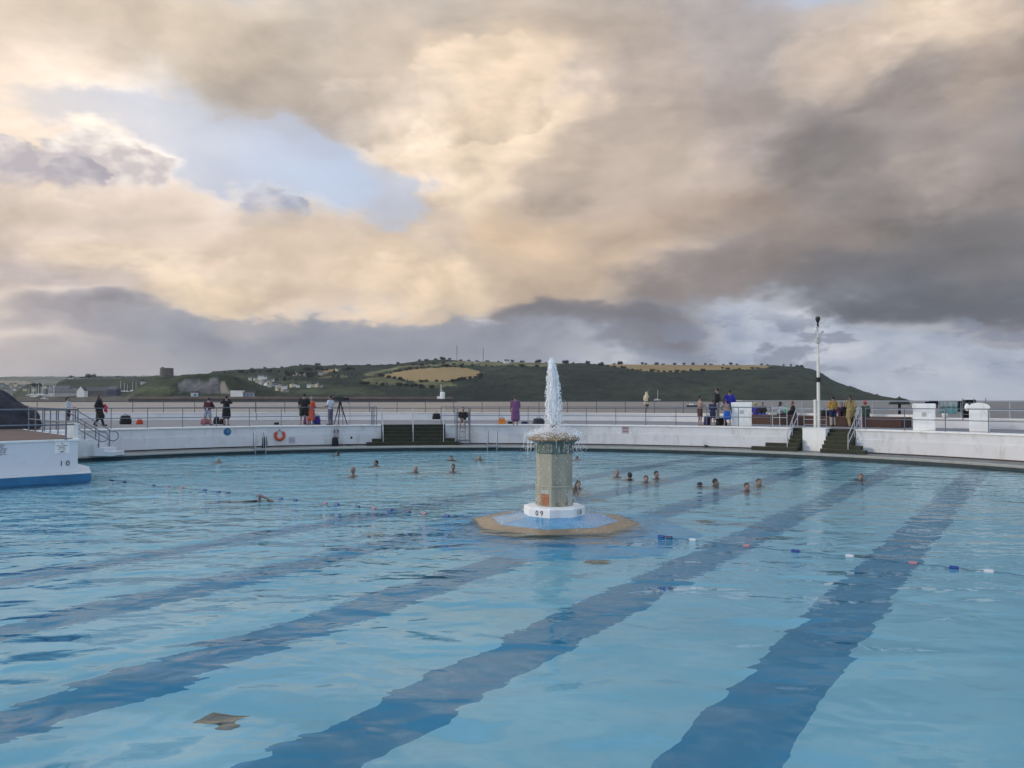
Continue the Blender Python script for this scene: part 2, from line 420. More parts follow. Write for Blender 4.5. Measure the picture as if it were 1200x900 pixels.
# short railings beside the stairs
def poly_rail(name, label, path, m=STEEL, r=.022, posts=(), group=None, extra=()):
    o = Vector(path[0]); e = empty(name, o, 0, label, 'handrail', group)
    bm = NB(); tube(bm, [Vector(p)-o for p in path], r, 8); obj('rail', bm, m, e)
    for x in extra:
        bm = NB(); tube(bm, [Vector(p)-o for p in x], r*.9, 8); obj('rail', bm, m, e)
    for a, b in posts:
        bm = NB(); tube(bm, [Vector(a)-o, Vector(b)-o], r, 8); obj('post', bm, m, e)
    return e
def side_gate(px, px2, lbl, m=STEEL):
    a, b = ang(px, RI), ang(px2, RI)
    P = [pol(RI, a, ZD+1.03), pol(RI, b, ZD+1.03), pol(R1-.25, b, ZC+1.1), pol(R1-.25, a, ZC+1.1)]
    return poly_rail('stair_railing', lbl, [P[0], P[1]], m, .022,
        [(pol(RI, a, ZD), P[0]), (pol(RI, b, ZD), P[1]), (pol(RI, (a+b)/2, ZD), pol(RI, (a+b)/2, ZD+1.03))],
        extra=([pol(RI, a, ZD+.52), pol(RI, b, ZD+.52)], ))
side_gate(435.5, 441.5, 'short grey barrier at the left head of the central steps')
side_gate(517, 549, 'short grey barrier between the central steps and the lifeguard chair')
side_gate(905, 922, 'short pale barrier at the head of the steps left of the white pier', PALER)
side_gate(1003.5, 1009.5, 'short pale barrier at the head of the steps right of the white pier', PALER)
def stair_rail(a, lbl, m=PALER, both=True, pair=.0):
    top = pol(R1+.9, a, ZD+.95); low = pol(R1-.55, a, ZC+1.0)
    path = [pol(R1+.95, a, ZD+.0), pol(R1+.95, a, ZD+.85), top, pol(R1+.7, a, ZD+.93), low, pol(R1-.7, a, ZC+.9), pol(R1-.72, a, ZC+.16)]
    return poly_rail('handrail', lbl, path, m, .024, [(pol(R1+.1, a, ZC+.6), pol(R1+.1, a, ZD+.52))],
        extra=([pol(R1+.8, a, ZD+.48), pol(R1-.68, a, ZC+.5)],))
stair_rail(ang(448.5), 'pale handrail down the left side of the central steps')
stair_rail(ang(484), 'pale handrail down the middle of the central steps')
stair_rail(ang(520), 'pale handrail down the right side of the central steps')
stair_rail(ang(927.5), 'pale handrail down the steps left of the white pier')
stair_rail(ang(1000), 'pale handrail down the steps right of the white pier')

# seaward low wall and outer railing
SEAW = mat('sea_wall_white', (.62, .62, .64), .75, .06, 1.5, dirt=(.38, .38, .38, .3))
def wall_out(a0, a1, z1, label, th=.42):
    e = empty('sea_wall', pol(rout(a0), a0, ZD), 0, label, 'low wall', 'low white wall on the sea side of the deck'); off = -e.location
    bm = NB(); arc(bm, [(0, ZD+.002), (th, ZD+.002), (th, z1-.05), (0, z1-.05)], a0, a1, R(.8), rout); obj('wall_body', bm, SEAW, e, off)
    bm = NB(); arc(bm, [(-.04, z1-.05), (th+.04, z1-.05), (th+.04, z1), (-.04, z1)], a0, a1, R(.8), rout); obj('wall_top', bm, WHITE2, e, off)
def ang_out(px):
    lo, hi = -1.5, 1.6
    for _ in range(50):
        m_ = (lo+hi)/2; p = pol(rout(m_), m_)
        if p.x/p.y > (px-600)/F: hi = m_
        else: lo = m_
    return lo
aA, aB = ang_out(868), ang_out(1082)
wall_out(R(-70), ang_out(300), ZD+.55, 'low white sea wall behind the left part of the deck')
wall_out(ang_out(301.5), ang_out(640), ZD+.55, 'low white sea wall behind the central steps')
wall_out(ang_out(641), aA, ZD+.55, 'low white sea wall right of the fountain, up to the white block')
wall_out(aB, R(105), ZD+.52, 'low white sea wall right of the brick terrace')
go = 'outer railings above the sea wall'
ro2 = lambda a: rout(a)+.22
rail_path(arcpts(R(-65), ang_out(300), ro2, ZD+.55), .8, 'outer_railing', 'dark outer railing over the sea, left part', group=go, zs=(.78, .30), spacing=2.15, m=DARKR, rp=.025, rr=.025)
rail_path(arcpts(ang_out(300.5), ang_out(868), ro2, ZD+.55), .8, 'outer_railing', 'dark outer railing over the sea behind the fountain', group=go, zs=(.78, .30), spacing=2.0, m=DARKR, rp=.025, rr=.025)
rail_path(arcpts(ang_out(869), R(100), ro2, ZD+.55), .85, 'outer_railing', 'pale outer railing behind the brick terrace and blocks', group=go, zs=(.82, .36), spacing=2.1, m=PALER, rp=.025, rr=.025)

# brick terrace
def brick_mat():
    m = bpy.data.materials.new('red_brown_brick'); m.use_nodes = True; t = NT(m.node_tree); b = t.n['Principled BSDF']
    tc = t.node('ShaderNodeTexCoord').outputs['Object']
    br = t.node('ShaderNodeTexBrick'); t.l.new(t.mapping(tc, (1, 1, 1), (PI/2, 0, 0)), br.inputs['Vector'])
    br.inputs['Color1'].default_value = (.085, .034, .028, 1); br.inputs['Color2'].default_value = (.055, .026, .022, 1)
    br.inputs['Mortar'].default_value = (.07, .05, .045, 1); br.inputs['Scale'].default_value = 4.2; br.inputs['Mortar Size'].default_value = .012
    c = t.mix(t.math('MULTIPLY', t.noise(tc, 2.5, 5, .6), .6), br.outputs['Color'], (.05, .035, .03, 1)); t.l.new(c, b.inputs['Base Color']); b.inputs['Roughness'].default_value = .85
    return m
BRICK = brick_mat()
e = empty('brick_terrace', pol(R1+1.6, ang(975), ZD), 0, 'red-brown brick seating tier behind the right-hand steps', 'brick terrace'); off = -e.location
def rt(a): return rout(a)
bm = NB(); a0, a1 = ang_out(880), ang_out(1068)
arc(bm, [(-1.5, ZD+.002), (0, ZD+.002), (0, ZD+.50), (-1.5, ZD+.50)], a0, a1, R(.8), rout); obj('brick_face', bm, BRICK, e, off)
bm = NB(); arc(bm, [(-1.53, ZD+.50), (0, ZD+.50), (0, ZD+.545), (-1.53, ZD+.545)], a0, a1, R(.8), rout); obj('tier_top', bm, REDD, e, off)
bm = NB(); arc(bm, [(0.003, ZD+.002), (.42, ZD+.002), (.42, ZD+.66), (0.003, ZD+.66)], a0-.02, a1+.015, R(.8), rout); obj('back_kerb', bm, WHITE2, e, off)

# white blocks on the deck
def block(px, Y, w, d, h, label, panel=True, dome=False):
    p = XY(px, Y); az = math.atan2(p.x-CX, p.y-CY)
    e = empty('white_block', (p.x, p.y, ZD), -az*.55, label, 'concrete block')
    bm = NB(); box(bm, (0, 0, (h-.24)/2), (w*.94, d*.94, h-.24)); bevel_all(bm, .03, 2); obj('block_base', bm, WHITE2, e)
    bm = NB()
    if dome:
        prof = []
        n = 12; 
        vs = []
        for k in range(n+1):
            a = PI*k/n; vs.append((-math.cos(a)*w*.52, h-.25+math.sin(a)*.24))
        for s in (-1, 1): pass
        A = [bm.verts.new((x, -d*.5, z)) for x, z in vs]; B = [bm.verts.new((x, d*.5, z)) for x, z in vs]
        for k in range(n): bm.faces.new((A[k], A[k+1], B[k+1], B[k]))
        bm.faces.new((A[0], B[0], B[-1], A[-1])); bm.faces.new(A); bm.faces.new(B[::-1])
    else:
        box(bm, (0, 0, h-.13), (w, d, .26)); bevel_all(bm, .06, 3)
    obj('block_cap', bm, WHITE2, e)
    if panel:
        bm = NB(); box(bm, (0, -d*.475, h*.60), (w*.2, .012, h*.15)); bevel_all(bm, .003, 1); obj('vent_panel', bm, mat('grey_vent', (.42, .42, .42), .6), e)
    return e
block(869, 42.6, 1.12, 1.1, 1.30, 'big white block with a rounded cap beside the person in blue')
block(1082.5, 36.2, .98, 1.2, 1.26, 'white block with grey vent at the right end of the brick terrace')
eC = block(1147, 34.8, .82, 1.0, 1.32, 'white block with a domed top, rightmost of the three', False, True)
bm = NB(); ellip(bm, (-.47, -.25, 1.1), (.10, .10, .17), 14); obj('side_lobe', bm, WHITE2, eC, smooth=True)
e = rail_path([XY(1128, 35.8)+Vector((0, 0, ZD+.50)), XY(1155, 34.6)+Vector((0, 0, ZD+.50))], 1.0, 'railing', 'small grey railing panel round the domed white block', zs=(.78, .52, .26), spacing=.6, m=STEEL)

# ------------------------------------------------------------------ left platform
ZP = 1.42
plat = [(-30, 12.4), (-14.9, 26.4), (-16.1, 28.4), (-21.6, 34.4), (-27, 41), (-40, 41), (-44, 20)]
e = empty('pool_platform', (-14.9, 26.4, 0), 0, 'white-walled raised platform at the left edge with a blue foot in the water', 'platform'); off = -e.location
bm = NB(); prism(bm, plat, .29, ZP-.06); obj('platform_wall', bm, mat('platform_white', (.62, .64, .68), .75, .05, 1.2, dirt=(.45, .47, .5, .3)), e, off)
bm = NB(); cx = sum(p[0] for p in plat)/7; cy = sum(p[1] for p in plat)/7
def grow(pl, d):
    out = []; n = len(pl)
    for i in range(n):
        a, b, c = Vector(pl[i-1]), Vector(pl[i]), Vector(pl[(i+1) % n])
        n1 = (b-a).normalized(); n2 = (c-b).normalized()
        m1 = Vector((n1.y, -n1.x)); m2 = Vector((n2.y, -n2.x)); s = (m1+m2).normalized()
        out.append(b + s*d/max(.35, s.dot(m1)))
    return out
area = sum(plat[i][0]*plat[(i+1) % 7][1]-plat[(i+1) % 7][0]*plat[i][1] for i in range(7)); sg = 1 if area > 0 else -1
g1 = grow(plat, .42*sg)
g1[1] = Vector((-14.35, 26.25)); g1[0] = Vector((-29.6, 11.6))
prism(bm, g1, FD, .262); obj('blue_foot', bm, NAVY, e, off)
bm = NB(); prism(bm, g1, .262, .288); obj('ledge_top', bm, WHITE, e, off)
bm = NB(); prism(bm, grow(plat, .03*sg), ZP-.06, ZP); obj('platform_edge', bm, WHITE2, e, off)
bm = NB(); prism(bm, grow(plat, -.16*sg), ZP+.002, ZP+.014); obj('platform_top', bm, REDD, e, off)
pd = Vector((-15.1, -14.0, 0)).normalized()
W0 = Vector((-14.98, 26.30, ZP)); 
rail_path([W0+pd*.25, W0+pd*14], 1.05, 'railing', 'blue-grey railing along the front of the left platform', zs=(1.02, .50), spacing=2.1, rp=.027, rr=.027)
rail_path([W0+pd*.25, Vector((-15.35, 27.2, ZP)), Vector((-16.2, 28.5, ZP)), Vector((-18.6, 31.1, ZP)), Vector((-21.5, 34.2, ZP))], 1.05, 'railing', 'blue-grey railing along the back edge of the left platform', zs=(1.02, .50), spacing=1.35, rp=.025, rr=.025)
bm = NB(); box(bm, (0, 0, .24), (.26, .26, .48)); bevel_all(bm, .015); box(bm, (0, 0, .50), (.31, .31, .05))
tag(obj('gate_post', bm, WHITE2, None, (-15.4, 26.95, ZP)), 'short white square post at the corner of the left platform', 'post')
# lettering -----------------------------------------------------------
def text_mesh(s, size, depth=.004):
    cu = bpy.data.curves.new('t', 'FONT'); cu.body = s; cu.size = size; cu.extrude = depth; cu.align_x = 'CENTER'; cu.align_y = 'CENTER'
    o = bpy.data.objects.new('t', cu); COL.objects.link(o); dg = bpy.context.evaluated_depsgraph_get()
    me = bpy.data.meshes.new_from_object(o.evaluated_get(dg)); bpy.data.objects.remove(o); bpy.data.curves.remove(cu)
    return me
def put_text(name, s, size, loc, nrm, m, parent, bold=0):
    me = text_mesh(s, size, .004)
    o = link_mesh(name, me, m, parent)
    n = Vector(nrm).normalized(); up = Vector((0, 0, 1)); x = up.cross(n).normalized()
    M = Matrix((x, up, n)).transposed().to_4x4(); M.translation = Vector(loc); 
    if bold: M = M @ Matrix.Diagonal((1.0, 1, 1, 1))
    o.matrix_local = M
    return o
fn = Vector((pd.y*-1, pd.x, 0)); fn = fn if fn.y < 0 else -fn      # outward normal of the platform front
W = Vector((-14.9, 26.4, 0))
put_text('depth_mark', '1 0', .25, W+pd*.40+Vector((0, 0, .60))+fn*.012-e.location, fn, INK, e)
def scribble(lines, w, h, nrm, loc, m, name, parent):
    """lines of unreadably small lettering as rows of separate dark glyph strokes"""
    bm = NB(); n = len(lines); lh = h/n; r = random.Random(3)
    for i, (f, words) in enumerate(lines):
        tw = w*f; z = h/2-lh*(i+.5); tot = sum(words)+len(words)-1; cw = tw/tot; x = -tw/2
        for wd in words:
            for k in range(wd):
                hh = lh*.55
                k2 = r.randrange(4)
                box(bm, (x+cw*.25, z, .002), (cw*.22, hh, .004))
                if k2 != 0: box(bm, (x+cw*.68, z, .002), (cw*.18, hh, .004))
                if k2 != 1: box(bm, (x+cw*.47, z+hh*.42, .002), (cw*.3, hh*.2, .004))
                if k2 > 1: box(bm, (x+cw*.47, z, .002), (cw*.3, hh*.18, .004))
                x += cw
            x += cw
    o = obj(name, bm, m, parent); nn = Vector(nrm).normalized(); up = Vector((0, 0, 1)); xx = up.cross(nn).normalized()
    M = Matrix((xx, up, nn)).transposed().to_4x4(); M.translation = Vector(loc); o.matrix_local = M
    return o
MAROON = mat('maroon_lettering', (.07, .025, .05), .6); 
scribble([(.72, (6, 4)), (.62, (5, 3)), (1, (3, 6, 5)), (.9, (2, 4, 5, 3)), (.8, (7, 4)), (.92, (3, 3, 3, 2))], .62, .36, fn, W+pd*2.35+Vector((0, 0, 1.14))+fn*.008-e.location, MAROON, 'wall_notice', e)
sg_ = empty('corner_sign', W+pd*.48+Vector((0, 0, 1.15))+fn*.006, 0, 'small white notice with an arrow on the corner of the left platform', 'sign')
bm = NB(); box(bm, (0, 0, 0), (.44, .40, .008)); bevel_all(bm, .002, 1)
o = obj('sign_plate', bm, WHITE2, sg_); nn = fn; xx = Vector((0, 0, 1)).cross(nn).normalized(); M = Matrix((xx, Vector((0, 0, 1)), nn)).transposed().to_4x4(); o.matrix_local = M
scribble([(.9, (3, 8)), (.5, (5,)), (.66, (3, 4))], .36, .18, fn, fn*.006, INK, 'sign_lettering', sg_)
bm = NB(); vs = [bm.verts.new(v) for v in ((-.08, -.145, .008), (0, -.17, .008), (0, -.12, .008))]; bm.faces.new(vs)
box(bm, (.035, -.145, .008), (.08, .022, .002)); box(bm, (0, .14, .008), (.035, .035, .003)); o = obj('sign_arrow', bm, INK, sg_); o.matrix_local = M

# white stair at the end of the wall beside the platform
e = empty('white_steps', (-20, 35.2, ZC), 0, 'small white flight of steps with looped handrails behind the left platform', 'steps')
bm = NB(); n = 6
for k in range(n):
    w = (k+1)*.36; z0, z1 = (ZD-ZC)*(n-1-k)/n, (ZD-ZC)*(n-k)/n
    x1 = 1.75-(n-1-k)*.36
    box(bm, ((-1.6+x1)/2, .45, (z0+z1)/2), (x1+1.6, 1.1, z1-z0-.001))
obj('step_flight', bm, WHITE, e)
for yy, nm in ((-.02, 0), (.9, 1)):
    bm = NB(); A = Vector((-1.4, yy, 2.1)); pts = [A, A+Vector((.9, 0, 0))]
    for t_ in np.linspace(0, 1, 5): pts.append(Vector((-.5+1.7*t_, yy, 2.1-1.0*t_)))
    cxl, czl = 1.28, .88
    for t_ in np.linspace(0, 1, 10)[1:]:
        a = PI/2-PI*t_*1.15; pts.append(Vector((cxl+.26*math.cos(a)-.02, yy, czl+.24*math.sin(a))))
    for t_ in np.linspace(0, 1, 5)[1:]: pts.append(Vector((1.18-1.6*t_, yy, .64+.92*t_)))
    pts.append(Vector((-1.4, yy, 1.56))); tube(bm, pts, .024, 8); obj('looped_handrail', bm, STEEL, e)
    for x, zt, zb in ((-1.4, 2.1, .9), (-.4, 2.0, .75), (.45, 1.55, .4), (1.1, 1.15, .15)): bm = NB(); tube(bm, [(x, yy, zb), (x, yy, zt)], .026, 8); obj('post', bm, STEEL, e)
# ------------------------------------------------------------------ fountain
FX, FY = .96, 17.55
def concrete_mat():
    m = bpy.data.materials.new('fountain_concrete'); m.use_nodes = True; t = NT(m.node_tree); b = t.n['Principled BSDF']
    tc = t.node('ShaderNodeTexCoord').outputs['Object']
    n1 = t.noise(tc, 3, 6, .65); st = t.noise(t.mapping(tc, (9, 9, .8)), 1, 5, .6)
    c = t.mix(n1, (.28, .255, .19, 1), (.41, .385, .30, 1))
    c = t.mix(t.math('MULTIPLY', t.sstep(st, .48, .7), .6), c, (.15, .16, .12, 1))
    low = t.math('MULTIPLY', t.sstep(t.noise(tc, 7, 4, .6), .40, .62), .8)
    z = t.node('ShaderNodeSeparateXYZ'); t.l.new(tc, z.inputs[0])
    c = t.mix(t.math('MULTIPLY', low, t.math('LESS_THAN', z.outputs[2], .47)), c, (.085, .075, .04, 1))
    t.l.new(c, b.inputs['Base Color']); b.inputs['Roughness'].default_value = .55
    bn = t.node('ShaderNodeBump'); bn.inputs['Strength'].default_value = .3; bn.inputs['Distance'].default_value = .01; t.l.new(t.noise(tc, 30, 5, .6), bn.inputs['Height']); t.l.new(bn.outputs[0], b.inputs['Normal'])
    return m
CONC = concrete_mat(); A0 = R(-11)
ISL_BLUE = mat('island_blue_paint', (.085, .27, .45), .2, .22, 3, dirt=(.17, .33, .45, .6), dscale=3)
ISL_TAN = mat('island_tan_band', (.20, .145, .085), .3, .3, 6, dirt=(.10, .08, .055, .8), dscale=5)
e = empty('fountain', (FX, FY, 0), 0, 'octagonal grey concrete fountain on a blue island in the middle of the pool', 'fountain')
bm = NB(); lathe(bm, [(1.97, -.42), (1.94, -.03), (1.90, -.004), (1.46, .045), (1.44, .02)], 8, (0, 0, 0), A0); obj('tan_band', bm, ISL_TAN, e)
bm = NB(); lathe(bm, [(1.46, .02), (1.45, .047), (.66, .170), (.60, .16)], 8, (0, 0, 0), A0); obj('island_slope', bm, ISL_BLUE, e)
bm = NB(); lathe(bm, [(3.3, FD+.01), (3.25, FD+.03), (2.1, FD+.05), (1.96, -.40)], 8, (0, 0, 0), A0); obj('island_skirt', bm, mat('skirt_blue', (.08, .54, .84), .5, .15, 2), e)
bm = NB(); lathe(bm, [(.70, .165), (.70, .335), (.68, .36), (.42, .375)], 8, (0, 0, 0), A0); pl = obj('white_plinth', bm, WHITE2, e)
for txt, aa in (('0 9', -33.5), ('1 0', 56.5)):
    a = R(aa); nrm = (math.sin(a), -math.cos(a), 0); rr = .70*math.cos(PI/8)+.004
    put_text('depth_mark', txt, .155, (nrm[0]*rr, nrm[1]*rr, .25), nrm, INK, pl)
bm = NB(); lathe(bm, [(.435, .37), (.435, .80)], 8, (0, 0, 0), A0); obj('column_base', bm, CONC, e, (0, 0, 0))
bm = NB(); lathe(bm, [(.437, .80), (.445, .81), (.437, .83)], 8, (0, 0, 0), A0); obj('column_band', bm, mat('pale_band', (.36, .35, .27), .6), e)
bm = NB(); lathe(bm, [(.42, .82), (.42, 1.56)], 8, (0, 0, 0), A0); obj('column_shaft', bm, CONC, e)
for aa, m_, s in ((-33.5, mat('orange_rust_panel', (.34, .12, .055), .6, .45, 14), 1), (56.5, mat('pale_panel', (.42, .42, .38), .6, .15, 10), 0)):
    a = R(aa); rr = .435*math.cos(PI/8)+.004; bm = NB()
    box(bm, (0, 0, .09 if s else .12), (.19, .008, .24 if s else .34)); o = obj('panel', bm, m_, e, (math.sin(a)*rr, -math.cos(a)*rr, .44)); o.rotation_euler = (0, 0, a)
    if s:
        bm = NB(); box(bm, (0, 0, .26), (.20, .010, .08)); o = obj('panel_head', bm, mat('pale_panel', (0, 0, 0)), e, (math.sin(a)*rr, -math.cos(a)*rr, .44)); o.rotation_euler = (0, 0, a)
bm = NB(); lathe(bm, [(.43, 1.55), (.445, 1.57), (.445, 1.76), (.50, 1.81), (.52, 1.83)], 8, (0, 0, 0), A0)
for i in range(8):
    for k in (-1, 0, 1):
        a = A0+PI/8+PI/4*i; rr = .445*math.cos(PI/8)+.002; c = Vector((math.sin(a)*rr+math.cos(a)*k*.09, -math.cos(a)*rr+math.sin(a)*k*.09, 1.665))
        box(bm, c, (.05, .014, .13), a)
obj('collar', bm, mat('wet_grey_green_tile', (.13, .16, .13), .3, .35, 8, dirt=(.25, .30, .28, .6), dscale=9), e)
bm = NB(); lathe(bm, [(.50, 1.82), (.575, 1.835), (.60, 1.87), (.585, 1.90), (.46, 1.955), (.28, 1.995), (.12, 2.01), (.05, 2.03)], 32)
for v in bm.verts:
    n_ = mnoise.noise(v.co*9); v.co.z += n_*.03; v.co.x *= 1+n_*.05; v.co.y *= 1+n_*.05
obj('cap', bm, mat('rusty_limescale', (.26, .17, .085), .35, .5, 10, bump=.8, bscale=22, dirt=(.07, .055, .035, .7), dscale=7), e, smooth=True)
bm = NB(); lathe(bm, [(.03, 2.0), (.03, 2.12), (.05, 2.13), (.055, 2.19), (.03, 2.22)], 12); obj('nozzle', bm, BLACK, e)
# the water: strands and drops
FOAM = bpy.data.materials.new('fountain_water'); FOAM.use_nodes = True
b_ = FOAM.node_tree.nodes['Principled BSDF']; b_.inputs['Base Color'].default_value = (.97, .98, 1, 1); b_.inputs['Roughness'].default_value = .15; b_.inputs['IOR'].default_value = 1.33; b_.inputs['Transmission Weight'].default_value = .0; b_.inputs['Emission Strength'].default_value = 0
rj = random.Random(11)
def drop(bm, p, r, st=1.0):
    x, y, z = p; v = [bm.verts.new(q) for q in ((x+r, y, z), (x, y+r, z), (x-r, y, z), (x, y-r, z), (x, y, z+r*st), (x, y, z-r*st))]
    for k in range(4): bm.faces.new((v[k], v[(k+1) % 4], v[4])); bm.faces.new((v[(k+1) % 4], v[k], v[5]))
bm = NB()
def jetw(z):   # half width of the jet over height 2.05 .. 3.72
    t = (z-2.05)/1.67; return .172*max(0, 1-abs(t)**2.6)**.62*(1-.10*t)+.012
for i in range(130):
    a = rj.uniform(0, 2*PI); f = math.sqrt(rj.random()); z0 = rj.uniform(2.15, 3.45); L = rj.uniform(.12, .5)
    pts = []; rs = []; n = 9; ph = rj.uniform(0, 6)
    for k in range(n):
        z = min(3.70, z0+L*k/(n-1)); w = jetw(z)*f; lean = -.055*((z-2.05)/1.67)**2
        pts.append((lean+w*math.cos(a)+.02*math.sin(ph+k*1.7), w*math.sin(a)+.02*math.cos(ph+k*1.3), z)); rs.append(rj.uniform(.005, .019)*(1.5-f*.7)*math.sin(PI*(k+.5)/n)+.001)
    tube(bm, pts, rs, 5)
for i in range(48):   # dense core
    a = rj.uniform(0, 2*PI); pts = []; rs = []
    for k in range(16):
        z = 2.2+1.50*k/15; w = jetw(z)*rj.uniform(.05, .52); pts.append((-.055*((z-2.05)/1.67)**2+w*math.cos(a+k*.3), w*math.sin(a+k*.3), z)); rs.append(rj.uniform(.012, .032)*(.55+.75*min(1, (z-2.05)/1.2)))
    rs[-1] = .004; tube(bm, pts, rs, 6)
for i in range(3000):
    z = 2.03+1.68*rj.random(); w = jetw(z)*rj.uniform(.35, 1.25); a = rj.uniform(0, 2*PI)
    drop(bm, (-.055*((z-2.05)/1.67)**2+w*math.cos(a), w*math.sin(a), z), rj.uniform(.003, .0125), rj.uniform(1, 2.5))
for i in range(60):
    z = rj.uniform(2.3, 3.6); w = jetw(z)*rj.uniform(1.1, 1.6); a = rj.uniform(0, 2*PI); drop(bm, (w*math.cos(a), w*math.sin(a), z), rj.uniform(.003, .008))
obj('water_jet', bm, FOAM, e, smooth=True)
bm = NB()
for i in range(1900):  # splash and skirt falling off the cap
    a = rj.uniform(0, 2*PI); u = rj.random(); r_ = .08+.62*u; z = 2.03-.12*u**2+abs(rj.gauss(0, .07))*(1.3-u*.8)
    drop(bm, (r_*math.cos(a), r_*math.sin(a), z), rj.uniform(.004, .013), rj.uniform(.7, 1.8))
for i in range(34):
    a = rj.uniform(0, 2*PI); r_ = .60+rj.random()**2*.13; z1 = rj.uniform(1.70, 1.88); L = rj.uniform(.05, .28); pts = []; rs = []
    for k in range(6): pts.append(((r_+.02*k/5)*math.cos(a), (r_+.02*k/5)*math.sin(a), z1-L*k/5)); rs.append(rj.uniform(.001, .004))
    tube(bm, pts, rs, 4)
for i in range(900):
    a = rj.uniform(0, 2*PI); r_ = .60+rj.random()**2*.22; z = 1.9-1.7*rj.random()**1.7; drop(bm, (r_*math.cos(a), r_*math.sin(a), z), rj.uniform(.003, .007), rj.uniform(1, 4))
for i in range(500):  # splash ring at the surface
    a = rj.uniform(0, 2*PI); r_ = rj.uniform(.75, 1.9); drop(bm, (r_*math.cos(a), r_*math.sin(a), .20-(r_-.66)*.16+rj.random()**3*.12), rj.uniform(.003, .008))
obj('falling_water', bm, FOAM, e, smooth=True)

# ------------------------------------------------------------------ people
def remesh(bm, vox, smooth=2):
    me = bpy.data.meshes.new('tmp'); bm.to_mesh(me); bm.free(); o = bpy.data.objects.new('tmp', me); COL.objects.link(o)
    md = o.modifiers.new('r', 'REMESH'); md.mode = 'VOXEL'; md.voxel_size = vox
    if smooth:
        s = o.modifiers.new('s', 'SMOOTH'); s.iterations = smooth; s.factor = .5
    dg = bpy.context.evaluated_depsgraph_get(); dg.update()
    r = bpy.data.meshes.new_from_object(o.evaluated_get(dg)); bpy.data.objects.remove(o); bpy.data.meshes.remove(me)
    for p in r.polygons: p.use_smooth = True
    return r
SKIN = mat('skin', (.27, .175, .145), .55, .08, 20); SKIN2 = mat('tanned_skin', (.22, .14, .11), .55, .1, 20)
EYE_M = mat('eye_dark', (.03, .02, .02), .3)
def cloth(name, c): return mat(name, c, .85, .22, 14, bump=.35, bscale=25)
HAIRS = {k: mat('hair_'+k, c, .6, .3, 30, bump=.4, bscale=60) for k, c in dict(black=(.012, .01, .01), brown=(.05, .028, .016), grey=(.28, .26, .24), fair=(.25, .17, .08), red=(.13, .045, .02), bald=(.27, .17, .13)).items()}
def V(*a): return Vector(a)
def joints(pose):
    J = dict(pel=V(0, 0, .93), che=V(0, .01, 1.25), neck=V(0, 0, 1.47), head=V(0, .02, 1.635))
    for s, k in ((-1, 'L'), (1, 'R')):
        J['sh'+k] = V(.175*s, 0, 1.40); J['el'+k] = V(.23*s, -.02, 1.12); J['wr'+k] = V(.25*s, .05, .87)
        J['hp'+k] = V(.085*s, 0, .90); J['kn'+k] = V(.10*s, .02, .49); J['an'+k] = V(.11*s, -.02, .075); J['to'+k] = V(.13*s, .15, .028)
    if pose in ('sit', 'sit_arms'):
        for k in list(J): 
            if k[:2] not in ('kn', 'an', 'to'): J[k] = J[k]+V(0, -.05, -.40)
        for s, k in ((-1, 'L'), (1, 'R')):
            J['kn'+k] = V(.12*s, .38, .50); J['an'+k] = V(.12*s, .36, .08); J['to'+k] = V(.14*s, .53, .03)
            J['el'+k] = V(.24*s, .05, .78); J['wr'+k] = V(.12*s, .27, .60)
        for k in ('che', 'neck', 'head', 'shL', 'shR'): J[k] = J[k]+V(0, .10*(J[k].z-.5), -.01)
    if pose == 'photo':
        for s, k in ((-1, 'L'), (1, 'R')): J['el'+k] = V(.27*s, .16, 1.33); J['wr'+k] = V(.07*s, .30, 1.58)
    if pose == 'lean':
        for k in ('che', 'neck', 'head', 'shL', 'shR'): J[k] = J[k]+V(0, .32*(J[k].z-.9), -.06*(J[k].z-.9))
        for s, k in ((-1, 'L'), (1, 'R')):
            J['el'+k] = V(.27*s, .34, 1.10); J['wr'+k] = V(.13*s, .52, 1.08); J['kn'+k] = V(.16*s, .0, .49); J['an'+k] = V(.20*s, -.04, .075); J['to'+k] = V(.24*s, .13, .028)
    if pose == 'wide':
        for s, k in ((-1, 'L'), (1, 'R')): J['kn'+k] = V(.15*s, .0, .49); J['an'+k] = V(.19*s, -.03, .075); J['to'+k] = V(.23*s, .13, .028); J['el'+k] = V(.29*s, .0, 1.13); J['wr'+k] = V(.27*s, .10, .90)
    if pose == 'folded':
        for s, k in ((-1, 'L'), (1, 'R')): J['el'+k] = V(.22*s, .08, 1.13); J['wr'+k] = V(-.06*s, .22, 1.18)
    if pose == 'hold':
        for s, k in ((-1, 'L'), (1, 'R')): J['el'+k] = V(.22*s, .04, 1.13); J['wr'+k] = V(.12*s, .30, 1.10)
    if pose == 'walk':
        J['knR'] = V(.09, .14, .50); J['anR'] = V(.10, .24, .085); J['toR'] = V(.11, .41, .045); J['knL'] = V(-.09, -.02, .49); J['anL'] = V(-.10, -.26, .12); J['toL'] = V(-.10, -.12, .03)
        J['elR'] = V(.24, -.10, 1.13); J['wrR'] = V(.24, .02, .90); J['elL'] = V(-.22, .05, 1.13); J['wrL'] = V(-.15, .28, 1.08)
    if pose == 'tread':
        for s, k in ((-1, 'L'), (1, 'R')): J['el'+k] = V(.33*s, .12, 1.28); J['wr'+k] = V(.30*s, .36, 1.33); J['kn'+k] = V(.15*s, .20, .60); J['an'+k] = V(.15*s, -.08, .30); J['to'+k] = V(.15*s, -.05, .16)
    if pose == 'child':
        pass
    return J
